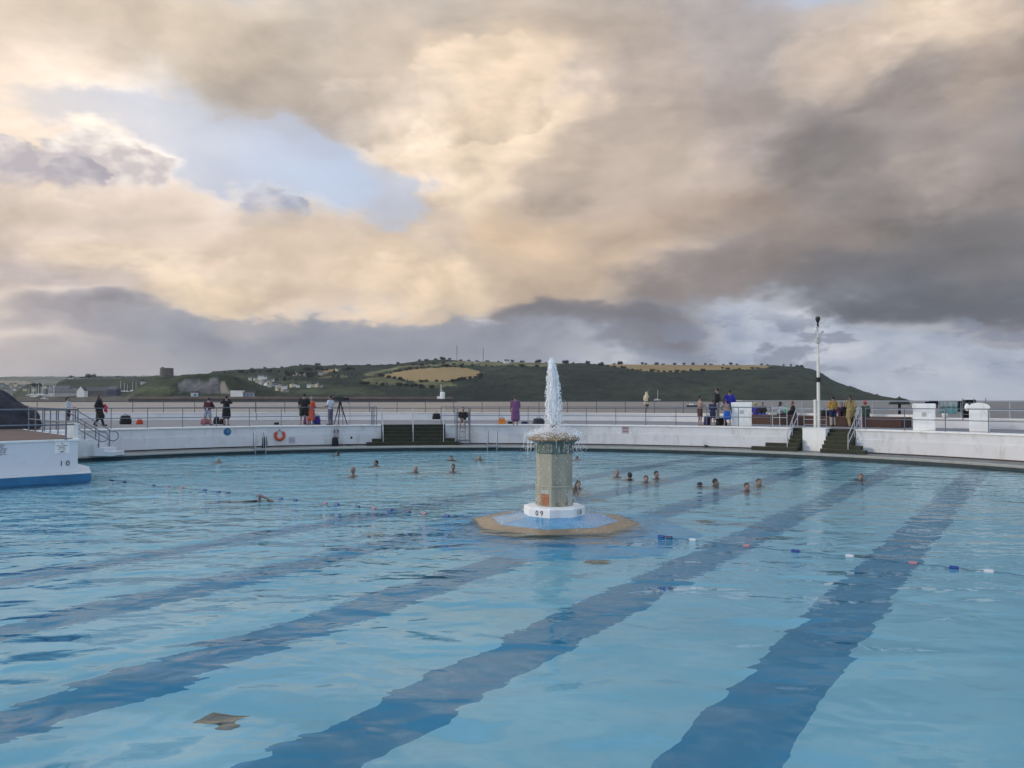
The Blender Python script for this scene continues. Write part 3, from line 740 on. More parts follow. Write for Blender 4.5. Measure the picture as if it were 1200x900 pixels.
def body_bm(J, big=0.0):
    bm = NB(); c = lambda a, b, ra, rb: capsule(bm, J[a] if isinstance(a, str) else a, J[b] if isinstance(b, str) else b, ra+big, rb+big)
    for s in (-1, 1):
        c(J['pel']+V(.05*s, 0, .0), J['che']+V(.055*s, 0, 0), .098, .105); c(J['che']+V(.055*s, 0, 0), J['neck']+V(.05*s, -.005, -.11), .108, .072)
    for k in 'LR':
        c('neck', 'sh'+k, .045, .052) if False else c(J['neck']+V(0, 0, -.07), J['sh'+k], .055, .055)
        c('sh'+k, 'el'+k, .052, .040); c('el'+k, 'wr'+k, .040, .027)
        c('pel', 'hp'+k, .10, .095); c('hp'+k, 'kn'+k, .088, .058); c('kn'+k, 'an'+k, .058, .036)
        c('an'+k, J['to'+k]+V(0, 0, .01), .040, .030)
        c(J['an'+k]+V(0, -.02, -.03), 'to'+k, .034, .026)
    c(J['neck']+V(0, 0, -.05), J['head']+V(0, -.02, -.04), .057, .054)
    h = J['head']
    ellip(bm, h, (.078, .098, .118)); ellip(bm, h+V(0, .022, -.055), (.058, .07, .062)); capsule(bm, h+V(0, .09, -.005), h+V(0, .108, -.03), .012, .017)
    ellip(bm, h+V(0, .083, -.062), (.028, .015, .014))
    for s in (-1, 1): ellip(bm, h+V(.08*s, -.005, -.012), (.015, .024, .034))
    return bm
def hand_bm(bm, J):
    for s, k in ((-1, 'L'), (1, 'R')):
        w = J['wr'+k]; d = (w-J['el'+k]).normalized(); side = d.cross(V(0, 1, 0) if abs(d.y) < .8 else V(0, 0, 1)).normalized(); nrm = side.cross(d)
        capsule(bm, w-d*.01, w+d*.065, .026, .036, 8)
        for i, (off, L) in enumerate(((-.028, .07), (-.010, .082), (.009, .076), (.026, .06))):
            a = w+d*.075+side*off; b = a+d*L*.5+nrm*.006; c_ = b+(d*.75+nrm*.6)*L*.5; tube(bm, [a-d*.02, a, b, c_], [.009, .0088, .008, .006], 6)
        a = w+d*.03+side*(-.030); tube(bm, [w+d*.01-side*.01, a-side*.012, a-side*.03+d*.028, a-side*.034+d*.055+nrm*.012], [.012, .011, .009, .007], 6)
def cap_set(bm, J, items):
    for a, b, ra, rb in items: capsule(bm, a, b, ra, rb, 14)
def garment(J, kind, loose=.018):
    """bmesh of a garment following the body"""
    bm = NB(); L = loose
    def torso(z_low=0):
        for s in (-1, 1):
            capsule(bm, J['pel']+V(.055*s, 0, z_low), J['che']+V(.055*s, 0, 0), .100+L, .107+L); capsule(bm, J['che']+V(.055*s, 0, 0), J['neck']+V(.05*s, -.005, -.12), .108+L, .074+L)
        for k in 'LR': capsule(bm, J['neck']+V(0, 0, -.085), J['sh'+k], .055+L, .055+L)
    if kind in ('tshirt', 'sweater', 'coat', 'robe'):
        torso(.02 if kind == 'tshirt' else 0)
        for k in 'LR':
            if kind == 'tshirt': capsule(bm, J['sh'+k], J['sh'+k].lerp(J['el'+k], .62), .055+L, .050+L)
            else:
                capsule(bm, J['sh'+k], J['el'+k], .056+L, .048+L); capsule(bm, J['el'+k], J['el'+k].lerp(J['wr'+k], .9), .048+L, .036+L)
    if kind in ('coat', 'robe', 'skirt'):
        sit = J['knL'].y > .3
        for k in 'LR':
            a = J['hp'+k]; b = J['kn'+k]; low = a.lerp(b, .9) if kind != 'robe' else b.lerp(J['an'+k], .25)
            if kind == 'robe':
                capsule(bm, a, b, .115+L, .115+L); capsule(bm, b, low, .115+L, .12+L)
            else: capsule(bm, a, low, .11+L, .125+L)
        capsule(bm, J['hpL'], J['hpR'], .115+L, .115+L)
        m1 = (J['hpL']+J['hpR'])/2; m2 = (J['knL']+J['knR'])/2; capsule(bm, m1, m1.lerp(m2, .9), .115+L, .12+L)
    if kind in ('shorts', 'trousers'):
        capsule(bm, J['hpL'], J['hpR'], .102+L, .102+L); capsule(bm, J['pel']+V(0, 0, .03), J['pel'], .118+L, .118+L)
        for k in 'LR':
            if kind == 'shorts': capsule(bm, J['hp'+k], J['hp'+k].lerp(J['kn'+k], .72), .092+L, .078+L)
            else: capsule(bm, J['hp'+k], J['kn'+k], .092+L, .066+L); capsule(bm, J['kn'+k], J['kn'+k].lerp(J['an'+k], .92), .066+L, .052+L)
    if kind == 'shoes':
        for k in 'LR': capsule(bm, J['an'+k]+V(0, -.02, -.025), J['to'+k]+V(0, .01, .012), .047, .040)
    if kind == 'socks':
        for k in 'LR': capsule(bm, J['an'+k], J['an'+k].lerp(J['kn'+k], .3), .045, .052)
    if kind == 'suit':
        for s in (-1, 1): capsule(bm, J['pel']+V(.05*s, 0, 0), J['che']+V(.055*s, 0, .02), .105, .113)
    return bm
def hair_bm(J, style):
    bm = NB(); h = J['head']
    ellip(bm, h+V(0, -.018, .026), (.088, .100, .108))
    if style in ('long', 'pony'):
        if style == 'long':
            for s in (-1, 0, 1): capsule(bm, h+V(.04*s, -.05, .0), J['neck']+V(.06*s, -.085, -.22), .062, .05)
        else:
            capsule(bm, h+V(0, -.10, .05), h+V(0, -.15, .0), .035, .04); capsule(bm, h+V(0, -.15, .0), h+V(0, -.13, -.30), .038, .018)
    if style == 'bun': ellip(bm, h+V(0, -.09, .09), (.045, .045, .045))
    # keep the face free
    me = remesh(bm, .014, 1); bm = NB(); bm.from_mesh(me); bpy.data.meshes.remove(me)
    kill = [v for v in bm.verts if (v.co.y > h.y+.035 and v.co.z < h.z+.055) or (v.co.z < h.z-.07 and v.co.y > h.y-.03 and style in ('short', 'bun', 'pony'))]
    bmesh.ops.delete(bm, geom=kill, context='VERTS')
    return bm
CACHE = {}
def person(loc, rz, pose, H, label, clothes=(), hair=('short', 'brown'), skin=None, group='people on the deck', fat=0.0, tweak=None, name='person', hat=None):
    J = joints(pose)
    if tweak: tweak(J)
    e = empty(name, loc, rz, label, 'person', group); e.scale = (H/1.75,)*3
    vox = .019
    me = remesh(body_bm(J, fat), vox, 2); bm = NB(); bm.from_mesh(me); bpy.data.meshes.remove(me)
    hand_bm(bm, J)
    nf = len(bm.faces)
    for s in (-1, 1): ellip(bm, J['head']+V(.03*s, .088, .008), (.011, .006, .007), 8)
    bm.faces.ensure_lookup_table()
    for f in bm.faces[nf:]: f.material_index = 1
    obj('body', bm, [skin or SKIN, EYE_M], e, smooth=True)
    if hair:
        obj('hair', hair_bm(J, hair[0]), HAIRS[hair[1]], e, smooth=True)
    for nm, kind, m, L in clothes:
        me = remesh(garment(J, kind, L+fat), vox, 2)
        bm = NB(); bm.from_mesh(me); bpy.data.meshes.remove(me)
        if kind in ('tshirt', 'sweater', 'coat', 'robe'):
            kz = J['neck'].z-.02; bmesh.ops.delete(bm, geom=[v for v in bm.verts if v.co.z > kz and abs(v.co.x) < .09], context='VERTS')
        for v in bm.verts:
            v.co += v.normal*mnoise.noise(v.co*14)*.006
        obj(nm, bm, m, e, smooth=True)
    if hat:
        bm = NB(); h = J['head']; ellip(bm, h+V(0, -.01, .045), (.098, .112, .095)); tube(bm, [h+V(.1*math.cos(t), -.01+.115*math.sin(t), .03) for t in np.linspace(0, 2*PI, 20)[:-1]], .014, 8, closed=True)
        bmesh.ops.delete(bm, geom=[v for v in bm.verts if v.co.z < h.z+.01], context='VERTS'); obj('hat', bm, hat, e, smooth=True)
    return e
C = {k: cloth(k, v) for k, v in dict(black_fabric=(.012, .012, .014), charcoal_fabric=(.04, .04, .045), maroon_fabric=(.06, .01, .018), light_grey_fabric=(.30, .32, .40), grey_white_fabric=(.42, .44, .50),
     white_shirt_fabric=(.62, .64, .72), grey_trouser_fabric=(.13, .13, .17), orange_red_fabric=(.50, .07, .03), purple_fabric=(.16, .06, .15), navy_fabric=(.015, .022, .07), royal_blue_fabric=(.02, .02, .26),
     bright_blue_fabric=(.015, .10, .42), mustard_fabric=(.33, .20, .045), khaki_fabric=(.27, .21, .09), stone_fabric=(.33, .31, .28), dark_green_fabric=(.03, .06, .035), red_fabric=(.40, .03, .04), brown_fabric=(.07, .04, .035), plum_fabric=(.12, .045, .09), indigo_fabric=(.04, .03, .22)).items()}
deckp = lambda px, Y: XY(px, Y)+V(0, 0, ZD)
def facing(px, Y, deg): return R(deg)     # 0 = looking out to sea (away from camera), 180 = towards camera
P_ = []
person(deckp(80, 43.2), R(-80), 'hold', 1.62, 'person with a dark ponytail in a grey top, nearest the left platform', [('top', 'sweater', C['grey_white_fabric'], .02), ('shorts', 'shorts', C['maroon_fabric'], .015), ('shoes', 'shoes', C['black_fabric'], 0)], ('pony', 'black'))
person(deckp(116.5, 42.0), R(-75), 'walk', 1.72, 'person with long brown hair in a black coat carrying a red cloth', [('coat', 'coat', C['black_fabric'], .06), ('trousers', 'trousers', C['black_fabric'], .015), ('shoes', 'shoes', C['black_fabric'], 0)], ('long', 'brown'))
person(deckp(243.5, 43.6), R(6), 'lean', 1.60, 'person in a maroon top and pale grey shorts leaning forward with legs apart', [('top', 'sweater', C['maroon_fabric'], .03), ('shorts', 'shorts', C['light_grey_fabric'], .02), ('shoes', 'shoes', C['navy_fabric'], 0)], ('short', 'black'), fat=.008)
person(deckp(265.5, 43.6), R(22), 'photo', 1.68, 'person in a black knee-length coat raising both hands to take a picture', [('coat', 'coat', C['black_fabric'], .03), ('shoes', 'shoes', C['black_fabric'], 0)], ('short', 'black'))
person(deckp(356.5, 43.5), R(4), 'wide', 1.80, 'broad person in black T-shirt and black shorts beside the person in orange-red', [('shirt', 'tshirt', C['black_fabric'], .035), ('shorts', 'shorts', C['black_fabric'], .045), ('shoes', 'shoes', C['black_fabric'], 0)], ('short', 'black'), fat=.012)
person(deckp(365, 44.2), R(-20), 'hold', 1.62, 'person with grey hair in an orange-red changing robe', [('robe', 'robe', C['orange_red_fabric'], .02)], ('short', 'grey'))
person(deckp(387.5, 43.8), R(60), 'hold', 1.70, 'camera operator in a white shirt and grey trousers at the tripod', [('shirt', 'tshirt', C['white_shirt_fabric'], .02), ('trousers', 'trousers', C['grey_trouser_fabric'], .012), ('shoes', 'shoes', C['black_fabric'], 0)], ('short', 'black'))
person(deckp(604, 43.4), R(2), 'hold', 1.66, 'person in a purple poncho robe standing on the deck left of the fountain jet', [('robe', 'robe', C['purple_fabric'], .045)], ('short', 'brown'), fat=.005)
person(deckp(820, 42.6), R(-70), 'folded', 1.66, 'bare-chested person with folded arms and dark shorts', [('shorts', 'shorts', C['brown_fabric'], .02)], ('short', 'black'), skin=SKIN)
bl = deckp(837.5, 43.3)
person(bl+V(0.15, 0, .30), R(50), 'stand', 1.80, 'tall person in a black top standing on the low bench', [('top', 'sweater', C['black_fabric'], .02), ('trousers', 'trousers', C['stone_fabric'], .015), ('shoes', 'shoes', C['black_fabric'], 0)], ('short', 'black'))
person(deckp(835, 42.2), R(-40), 'hold', 1.46, 'shorter person in a navy top in front of the tall person in black', [('top', 'sweater', C['navy_fabric'], .02), ('shorts', 'shorts', C['navy_fabric'], .03)], ('short', 'brown'))
person(deckp(855, 43.4)+V(0, 0, .30), R(0), 'wide', 1.70, 'person in a royal blue jumper standing behind the person with the blue towel', [('jumper', 'sweater', C['royal_blue_fabric'], .035), ('trousers', 'trousers', C['black_fabric'], .012), ('shoes', 'shoes', C['black_fabric'], 0)], ('short', 'black'))
person(deckp(852, 42.1), R(5), 'lean', 1.50, 'bare-backed person with a bright blue towel round the waist', [('towel', 'skirt', C['bright_blue_fabric'], .0)], ('short', 'brown'), skin=SKIN)
rc = tag(obj('red_cloth', (lambda b: ([capsule(b, (0, 0, 0), (.03, .02, -.30), .06, .09), capsule(b, (-.08, .02, -.02), (.08, .0, -.12), .05, .07), capsule(b, (.02, 0, -.2), (.10, .02, -.42), .06, .03)], b)[1])(NB()), cloth('red_cloth_fabric', (.42, .035, .06)), None, deckp(116.5, 42.0)+V(.33, -.02, 1.16), smooth=True), 'bright red cloth carried by the person in the black coat', 'cloth')
# seated on the brick tier (seat height .55)
def seat(px, Y, z=.545): return XY(px, Y)+V(0, 0, ZD+z-.45)
def tierY(px, k=.75):
    a = ang_out(px); p = pol(rout(a)-k, a); return p.y
for px, lb, cl, hr, rz, H, ht in (
    (885, 'person in an indigo robe huddled on the brick tier next to the big white block', [('robe', 'robe', C['indigo_fabric'], .02)], ('short', 'fair'), -20, 1.55, cloth('yellow_green_wool', (.40, .38, .06))),
    (893.5, 'person in black top and blue trousers seated beside the person in the indigo robe', [('top', 'sweater', C['black_fabric'], .03), ('trousers', 'trousers', C['bright_blue_fabric'], .02)], ('short', 'black'), 150, 1.55, None),
    (914, 'dark-haired person in a pale top seated by the head of the left narrow steps', [('top', 'sweater', C['light_grey_fabric'], .02), ('trousers', 'trousers', C['black_fabric'], .03), ('shoes', 'shoes', C['black_fabric'], 0)], ('long', 'black'), -100, 1.62, None),
    (929, 'red-haired person hunched in a big black coat on the brick tier', [('coat', 'coat', C['black_fabric'], .05)], ('short', 'red'), 75, 1.66, None),
    (986, 'person in pink and black seated between the mustard jumper and the khaki coat', [('top', 'sweater', C['plum_fabric'], .03), ('trousers', 'trousers', C['maroon_fabric'], .02)], ('short', 'brown'), 160, 1.6, None),
    (991.5, 'dark-clothed person seated right behind the person in pink', [('coat', 'coat', C['black_fabric'], .03)], ('long', 'black'), 180, 1.6, None),
    (1014, 'person in a red woolly hat and dark green jacket seated at the right-hand steps', [('jacket', 'sweater', C['dark_green_fabric'], .045), ('trousers', 'trousers', C['black_fabric'], .03), ('shoes', 'shoes', C['black_fabric'], 0)], ('short', 'brown'), 10, 1.66, C['red_fabric'])):
    yy = tierY(px, 1.0 if px not in (1014, 914) else 1.3)
    person(seat(px, yy), R(rz), 'sit', H, lb, cl, hr, hat=ht)
y1 = tierY(976, 2.0)
person(XY(976, y1)+V(0, 0, ZD), R(3), 'hold', 1.64, 'person in a mustard jumper with navy waist and pale trousers seen from behind', [('jumper', 'sweater', C['mustard_fabric'], .03), ('trousers', 'trousers', C['stone_fabric'], .02), ('shorts', 'shorts', C['navy_fabric'], .028), ('shoes', 'shoes', C['brown_fabric'], 0)], ('short', 'black'), fat=.006)
y2 = tierY(996, 2.0)
person(XY(996.5, y2)+V(0, 0, ZD), R(-12), 'walk', 1.70, 'person with a black ponytail in baggy khaki overalls', [('jacket', 'coat', C['khaki_fabric'], .02), ('trousers', 'trousers', C['khaki_fabric'], .03), ('shoes', 'shoes', C['stone_fabric'], 0)], ('pony', 'black'))

# lifeguard on the high chair
pc = pol(R1-.65, ang(543), ZC); yaw = R(178)
e = empty('lifeguard_chair', pc, R(-2), 'tall grey tubular lifeguard chair at the wall right of the central steps', 'lifeguard chair')
bm = NB()
for s in (-1, 1):
    tube(bm, [(s*.37, -.30, 0), (s*.37, -.26, 1.75), (s*.36, -.20, 1.84), (s*.36, -.05, 1.86), (s*.36, .25, 1.86)], .022, 8)
    tube(bm, [(s*.37, .38, 0), (s*.36, .30, 2.1)], .022, 8)
for z in (.25, 1.28): tube(bm, [(-.37, -.28, z), (.37, -.28, z)], .02, 8); tube(bm, [(-.37, .33, z), (.37, .33, z)], .02, 8)
for s in (-1, 1): tube(bm, [(s*.37, -.29, .25), (s*.37, .36, .25)], .018, 8); tube(bm, [(s*.37, -.27, 1.28), (s*.37, .32, 1.28)], .018, 8)
obj('frame', bm, STEEL, e)
bm = NB()
for z in (.45, .75, 1.0): tube(bm, [(-.16, -.33, z), (.16, -.33, z)], .016, 8)
for s in (-1, 1): tube(bm, [(s*.16, -.36, .05), (s*.16, -.28, 1.28)], .016, 8)
obj('rungs', bm, STEEL, e)
bm = NB(); box(bm, (0, .08, 1.31), (.68, .5, .04)); bevel_all(bm, .01); obj('seat', bm, mat('weathered_plank', (.18, .16, .14), .8), e)
bm = NB(); box(bm, (0, .31, 1.75), (.66, .03, .22)); bevel_all(bm, .01); obj('backrest', bm, mat('weathered_plank', (0, 0, 0)), e)
def tw(J):
    for s, k in ((-1, 'L'), (1, 'R')): J['an'+k] = V(.10*s, .42, .12); J['wr'+k] = V(.05*s, .30, .66)
person(pc+V(0, .06, 1.33-.45), R(176), 'sit', 1.66, 'lifeguard in a black shirt seated on the tall chair, legs bare', [('shirt', 'sweater', C['black_fabric'], .025), ('shorts', 'shorts', C['stone_fabric'], .012)], ('short', 'brown'), tweak=tw)

# ------------------------------------------------------------------ swimmers
WLAB = 'people swimming in the pool'
def sw(px, py, label, hair, rz, up=.0, skin=None, suit=None, arm=False, H=1.7):
    p = at_z(px, py, 0.0); J = None
    cl = [('swimsuit', 'suit', suit or C['navy_fabric'], 0)]
    z = -1.545*H/1.75+up
    def tz(J_):
        # knees tucked so the feet stay clear of the floor
        pass
    pose = 'tread'
    Z = -.98 if False else z
    if Z < -.95-.0:   # tread pose: feet are at .16, floor at -1 -> bend the legs
        def tz(J_):
            for s, k in ((-1, 'L'), (1, 'R')): J_['kn'+k] = V(.20*s, .36, .86); J_['an'+k] = V(.16*s, .06, .70); J_['to'+k] = V(.16*s, .0, .60)
            if arm: J_['elR'] = V(.36, .05, 1.55); J_['wrR'] = V(.30, .30, 1.52)
    person((p.x, p.y, Z), R(rz), pose, H, label, cl, hair, skin, WLAB, tweak=tz, name='swimmer' if False else 'person')
sw(414, 557, 'bald swimmer with bare shoulders above the water, leftmost of the group by the far wall', ('short', 'bald'), 150, .10, SKIN2)
sw(441, 544.5, 'dark-haired swimmer just right of the bald one, nearer the wall', ('short', 'black'), 120, -.02)
sw(487, 552, 'grey-haired swimmer midway between the bald swimmer and the fountain', ('short', 'grey'), 190, .0)
sw(529, 538.5, 'swimmer with dark hair tied in a bun, farther of the two below the lifeguard', ('bun', 'black'), 200, -.03)
sw(531, 552, 'dark-haired swimmer with shoulders showing, nearer of the two below the lifeguard', ('short', 'black'), 170, .06)
sw(562, 537.8, 'fair-haired swimmer by the pool ladder left of the fountain', ('short', 'fair'), 160, -.06)
sw(396, 532.5, 'dark-haired swimmer right against the far wall below the black rucksack', ('short', 'black'), 100, -.05)
sw(256, 540.5, 'pale small swimmer far left beneath the blue round sign', ('short', 'fair'), 180, -.10)
sw(676, 537.5, 'dark-haired swimmer low in the water beside the right edge of the fountain column', ('short', 'black'), 140, -.08)
sw(677.5, 571, 'swimmer with long dark hair close behind the fountain, upper of two', ('long', 'black'), 200, .0)
sw(674.5, 575.5, 'swimmer half hidden by the fountain column, lower of two', ('short', 'brown'), 260, -.08)
sw(723, 557.5, 'pink-faced bald swimmer, leftmost of the four right of the fountain', ('short', 'bald'), 170, .0)
sw(738, 560.5, 'black-haired swimmer, second of the four right of the fountain', ('short', 'black'), 20, -.0)
sw(757, 563.5, 'short brown-haired swimmer, third and lowest of the four right of the fountain', ('short', 'brown'), 180, -.02)
sw(769, 559.5, 'swimmer with a black top, rightmost of the four right of the fountain', ('short', 'black'), 215, .03)
sw(820, 567.5, 'swimmer in a dark cap with only the top of the head showing', ('short', 'black'), 270, -.14)
sw(838, 567.5, 'dark-haired swimmer looking right, beside the dark-capped one', ('short', 'black'), 240, -.02)
sw(875, 573.5, 'brown-haired swimmer, lower of the two farther right', ('short', 'brown'), 200, .0)
sw(889, 567.5, 'fair-faced swimmer, upper of the two farther right', ('short', 'brown'), 190, -.02)
sw(1009, 561.5, 'lone swimmer with reddish hair in front of the right-hand steps', ('bun', 'red'), 150, -.02)
# front-crawl swimmer by the lane rope: body level, one arm over the water
p = at_z(302, 589.5, 0)
def crawl(J):
    J['pel'] = V(0, 0, .93); 
J = joints('stand')
def crawl_tw(J):
    J['elR'] = V(.31, -.26, 1.44); J['wrR'] = V(.26, -.10, 1.70); J['elL'] = V(-.20, .10, 1.62); J['wrL'] = V(-.17, .14, 1.84)
    J['anL'] = V(-.10, -.10, .12); J['toL'] = V(-.10, -.1, .0); J['toR'] = V(.1, .0, -.04)
e = person((p.x-1.45, p.y+.2, -.17), 0, 'stand', 1.75, 'front-crawl swimmer with one arm out of the water by the left lane rope', [('swimsuit', 'suit', C['black_fabric'], 0)], ('short', 'black'), None, WLAB, tweak=crawl_tw)
e.rotation_euler = (R(-86), 0, R(-80))

# ------------------------------------------------------------------ lane ropes
FB = {'blue': mat('float_blue', (.01, .04, .22), .4), 'white': mat('float_white', (.52, .54, .58), .5), 'pink': mat('float_pink', (.34, .18, .20), .5), 'dark': mat('float_dark', (.02, .04, .10), .4)}
def lane(pts, floats, label):
    P = [at_z(x, y, .01) for x, y in pts]; o = P[0].copy(); e = empty('lane_rope', o, 0, label, 'lane rope', 'lane ropes on the pool')
    bm = NB(); Q = []
    for i in range(len(P)-1):
        for k in range(6): Q.append(P[i].lerp(P[i+1], k/6)-o+V(0, 0, .012*math.sin((i*6+k)*1.9)-.002))
    Q.append(P[-1]-o); tube(bm, Q, .0065, 6); obj('rope', bm, mat('dark_rope', (.06, .12, .17), .7), e)
    mesh = {}
    for x, y, c in floats:
        p = at_z(x, y, .015)-o; d = (P[-1]-P[0]).normalized(); a = math.atan2(d.y, d.x)
        if c not in mesh:
            bm = NB(); tube(bm, [(-.07, 0, 0), (-.06, 0, 0), (.06, 0, 0), (.07, 0, 0)], [.02, .036, .036, .02], 12); ob = obj('float', bm, FB[c], e, p, smooth=False); mesh[c] = ob.data
        else:
            ob = bpy.data.objects.new('float', mesh[c]); COL.objects.link(ob); ob.parent = e; ob.location = p
        ob.rotation_euler = (0, 0, a)
lane([(128, 562), (180, 569), (240, 574.5), (303, 581.5), (346, 586.5), (395, 591), (457, 598), (524, 604.5)],
     [(131, 563, 'dark'), (146, 565, 'dark'), (180, 569, 'blue'), (197, 570.5, 'pink'), (213, 572, 'pink'), (240, 574.5, 'blue'), (256, 576.5, 'blue'), (267, 577.6, 'dark'), (303, 581.3, 'blue'), (329, 584.5, 'blue'), (346, 586.3, 'blue'), (381, 590, 'pink'), (395, 591.2, 'blue'), (419, 594, 'dark'), (438, 596, 'pink'), (457, 598, 'blue'), (478, 600, 'dark'), (497, 602, 'pink'), (524, 604.5, 'blue')], 'lane rope with small blue and pink floats left of the fountain')
lane([(772, 628.5), (812, 633), (875, 640), (932, 646), (996, 652), (1070, 660), (1118, 665.5), (1159, 670), (1230, 677.5), (1420, 698)],
     [(775, 629, 'blue'), (784, 630, 'dark'), (812, 633, 'white'), (875, 640, 'pink'), (932, 646, 'blue'), (996, 652, 'white'), (1070, 660, 'pink'), (1118, 665.5, 'blue'), (1159, 670, 'white'), (1212, 675.6, 'pink'), (1270, 682, 'blue'), (1330, 688.5, 'white'), (1390, 695, 'pink')], 'lane rope with blue, white and pink floats right of the fountain')
# ------------------------------------------------------------------ things on and by the deck
def bag(px, Y, w, d, h, m, label, z=ZD, cat='bag', strap=True, rz=0.3, name='bag', group='bags and kit on the deck'):
    p = XY(px, Y); e = empty(name, (p.x, p.y, z), rz, label, cat, group)
    bm = NB(); box(bm, (0, 0, h*.46), (w, d, h*.92)); bmesh.ops.subdivide_edges(bm, edges=list(bm.edges), cuts=3, use_grid_fill=True)
    for v in bm.verts:
        q = v.co; t = q.z/h; f = 1-.32*max(0, t-.35)**1.0; rr = math.hypot(q.x/(w/2), q.y/(d/2))
        if rr > 1.0: q.x *= (1/rr)**.45; q.y *= (1/rr)**.45
        q.x *= f; q.y *= f; q += Vector((1, 1, .6))*mnoise.noise(q*7+Vector((px, 0, 0)))*.05*min(1, t*3+.2)
        q.z = max(0, q.z)
    o = obj('bag_body', bm, m, e, smooth=True)
    if strap:
        bm = NB(); pts = [(-w*.25, -.02, h*.80)]+[(-w*.25+w*.5*k/6, -.02, h*.84+.13*math.sin(PI*k/6)) for k in range(1, 6)]+[(w*.25, -.02, h*.80)]
        tube(bm, pts, .014, 6); obj('strap', bm, BLACK, e)
    return e
bag(147.5, 45.5, .62, .45, .55, BLACK, 'big round black bag right of the person in the black coat')
bag(164, 45.5, .36, .3, .30, C['orange_red_fabric'], 'small red-orange bag between the round black bag and the person in maroon')
bag(241, 45.4, .55, .35, .34, mat('dusty_pink_cloth', (.30, .10, .13), .85, .25, 10, bump=.3), 'dusty pink bag behind the legs of the person in maroon')
bag(254, 46, .34, .35, .42, BLACK, 'small black bag left of the one taking a picture')
bag(260.5, 45.6, .36, .35, .34, BLACK, 'low black bag at the feet of the one taking a picture')
bag(324, 44.8, .30, .2, .13, BLACK, 'tiny black pouch on the deck above the orange horseshoe buoy', strap=False)
bag(360, 45.2, .42, .35, .55, C['purple_fabric'], 'purple bag between the person in black and the one in orange-red')
bag(371, 44.6, .46, .4, .58, C['indigo_fabric'], 'indigo bag right of the person in orange-red')
bag(511.5, 50, .55, .4, .42, BLACK, 'black rucksack on the deck behind the right half of the central steps', z=ZD+.18)
bag(588, 45.6, .46, .35, .36, cloth('bright_orange_nylon', (.60, .18, .02)), 'bright orange bag left of the person in the purple robe')
bag(598, 46, .3, .3, .16, BLACK, 'flat dark pouch just left of the feet of the purple robe', strap=False)
bag(614.5, 46, .35, .3, .16, C['navy_fabric'], 'flat navy pouch right of the feet of the purple robe', strap=False)
bag(631, 45.8, .70, .4, .36, C['charcoal_fabric'], 'wide charcoal holdall left of the fountain jet')
bag(829, 44, .38, .35, .55, C['navy_fabric'], 'navy rucksack next to the bare-chested person')
bag(845, 43.6, .62, .4, .46, BLACK, 'black holdall between the navy top and the blue towel')
bag(966.5, tierY(966, 1.0), .62, .4, .34, BLACK, 'black bag on the brick tier left of the mustard jumper', z=ZD+.546)
def towel_on_rail(px, zt, w, h, m, label, m2=None, Yo=0):
    a = ang_out(px); p = pol(rout(a)+.22, a, 0); e = empty('hung_towel', (p.x, p.y+Yo, zt), -a, label, 'towel', 'towels hung on the outer railing')
    def sheet(z0, z1, y, mm, nm):
        bm = NB(); n = 14; A = []
        for i in range(n+1):
            x = -w/2+w*i/n; f = .025*math.sin(i*1.5); col = []
            for j in range(5):
                z = z0+(z1-z0)*j/4; col.append(bm.verts.new((x, y-f*(1+j*.4), z)))
            A.append(col)
        for i in range(n):
            for j in range(4): bm.faces.new((A[i][j], A[i+1][j], A[i+1][j+1], A[i][j+1]))
        bmesh.ops.solidify(bm, geom=list(bm.faces), thickness=.012); obj(nm, bm, mm, e, smooth=True)
    sheet(.03, -h*.45 if m2 else -h, -.045, m, 'towel')
    sheet(.03, -h*.5, .05, m, 'towel_back')
    if m2: sheet(-h*.45, -h, -.045, m2, 'towel_hem')
ZR = ZD+.55+.80
towel_on_rail(1090, ZR, .62, .34, C['navy_fabric'], 'navy towel hung on the rail behind the grey-vented block')
towel_on_rail(1110, ZR, .85, .62, mat('aqua_red_stripe_towel', (.45, .62, .66), .9, .25, 6, dirt=(.55, .08, .08, .9), dscale=3), 'pale aqua and red patterned towel hung on the rail', mat('aqua_cloth', (.20, .45, .47), .9, .3, 8))
towel_on_rail(1124, ZR, .55, .52, C['charcoal_fabric'], 'charcoal towel hung on the rail left of the big black one')
towel_on_rail(1133.5, ZR+.06, .62, 1.05, BLACK, 'long black towel hung on the rail beside the domed block')
p = at_Y(1110, 488, 36.8)
# round table-like grey item beyond: small white cup-shaped planter under the patterned towel
e = tag(obj('litter_cup', (lambda bm: (lathe(bm, [(.07, 0), (.13, .16), (.14, .26), (.12, .26), (.06, .05)], 16), bm)[1])(NB()), WHITE2, None, XY(1107, 37.5)+V(0, 0, ZD+.52)), 'small white pot on the sea wall below the patterned towel', 'pot')

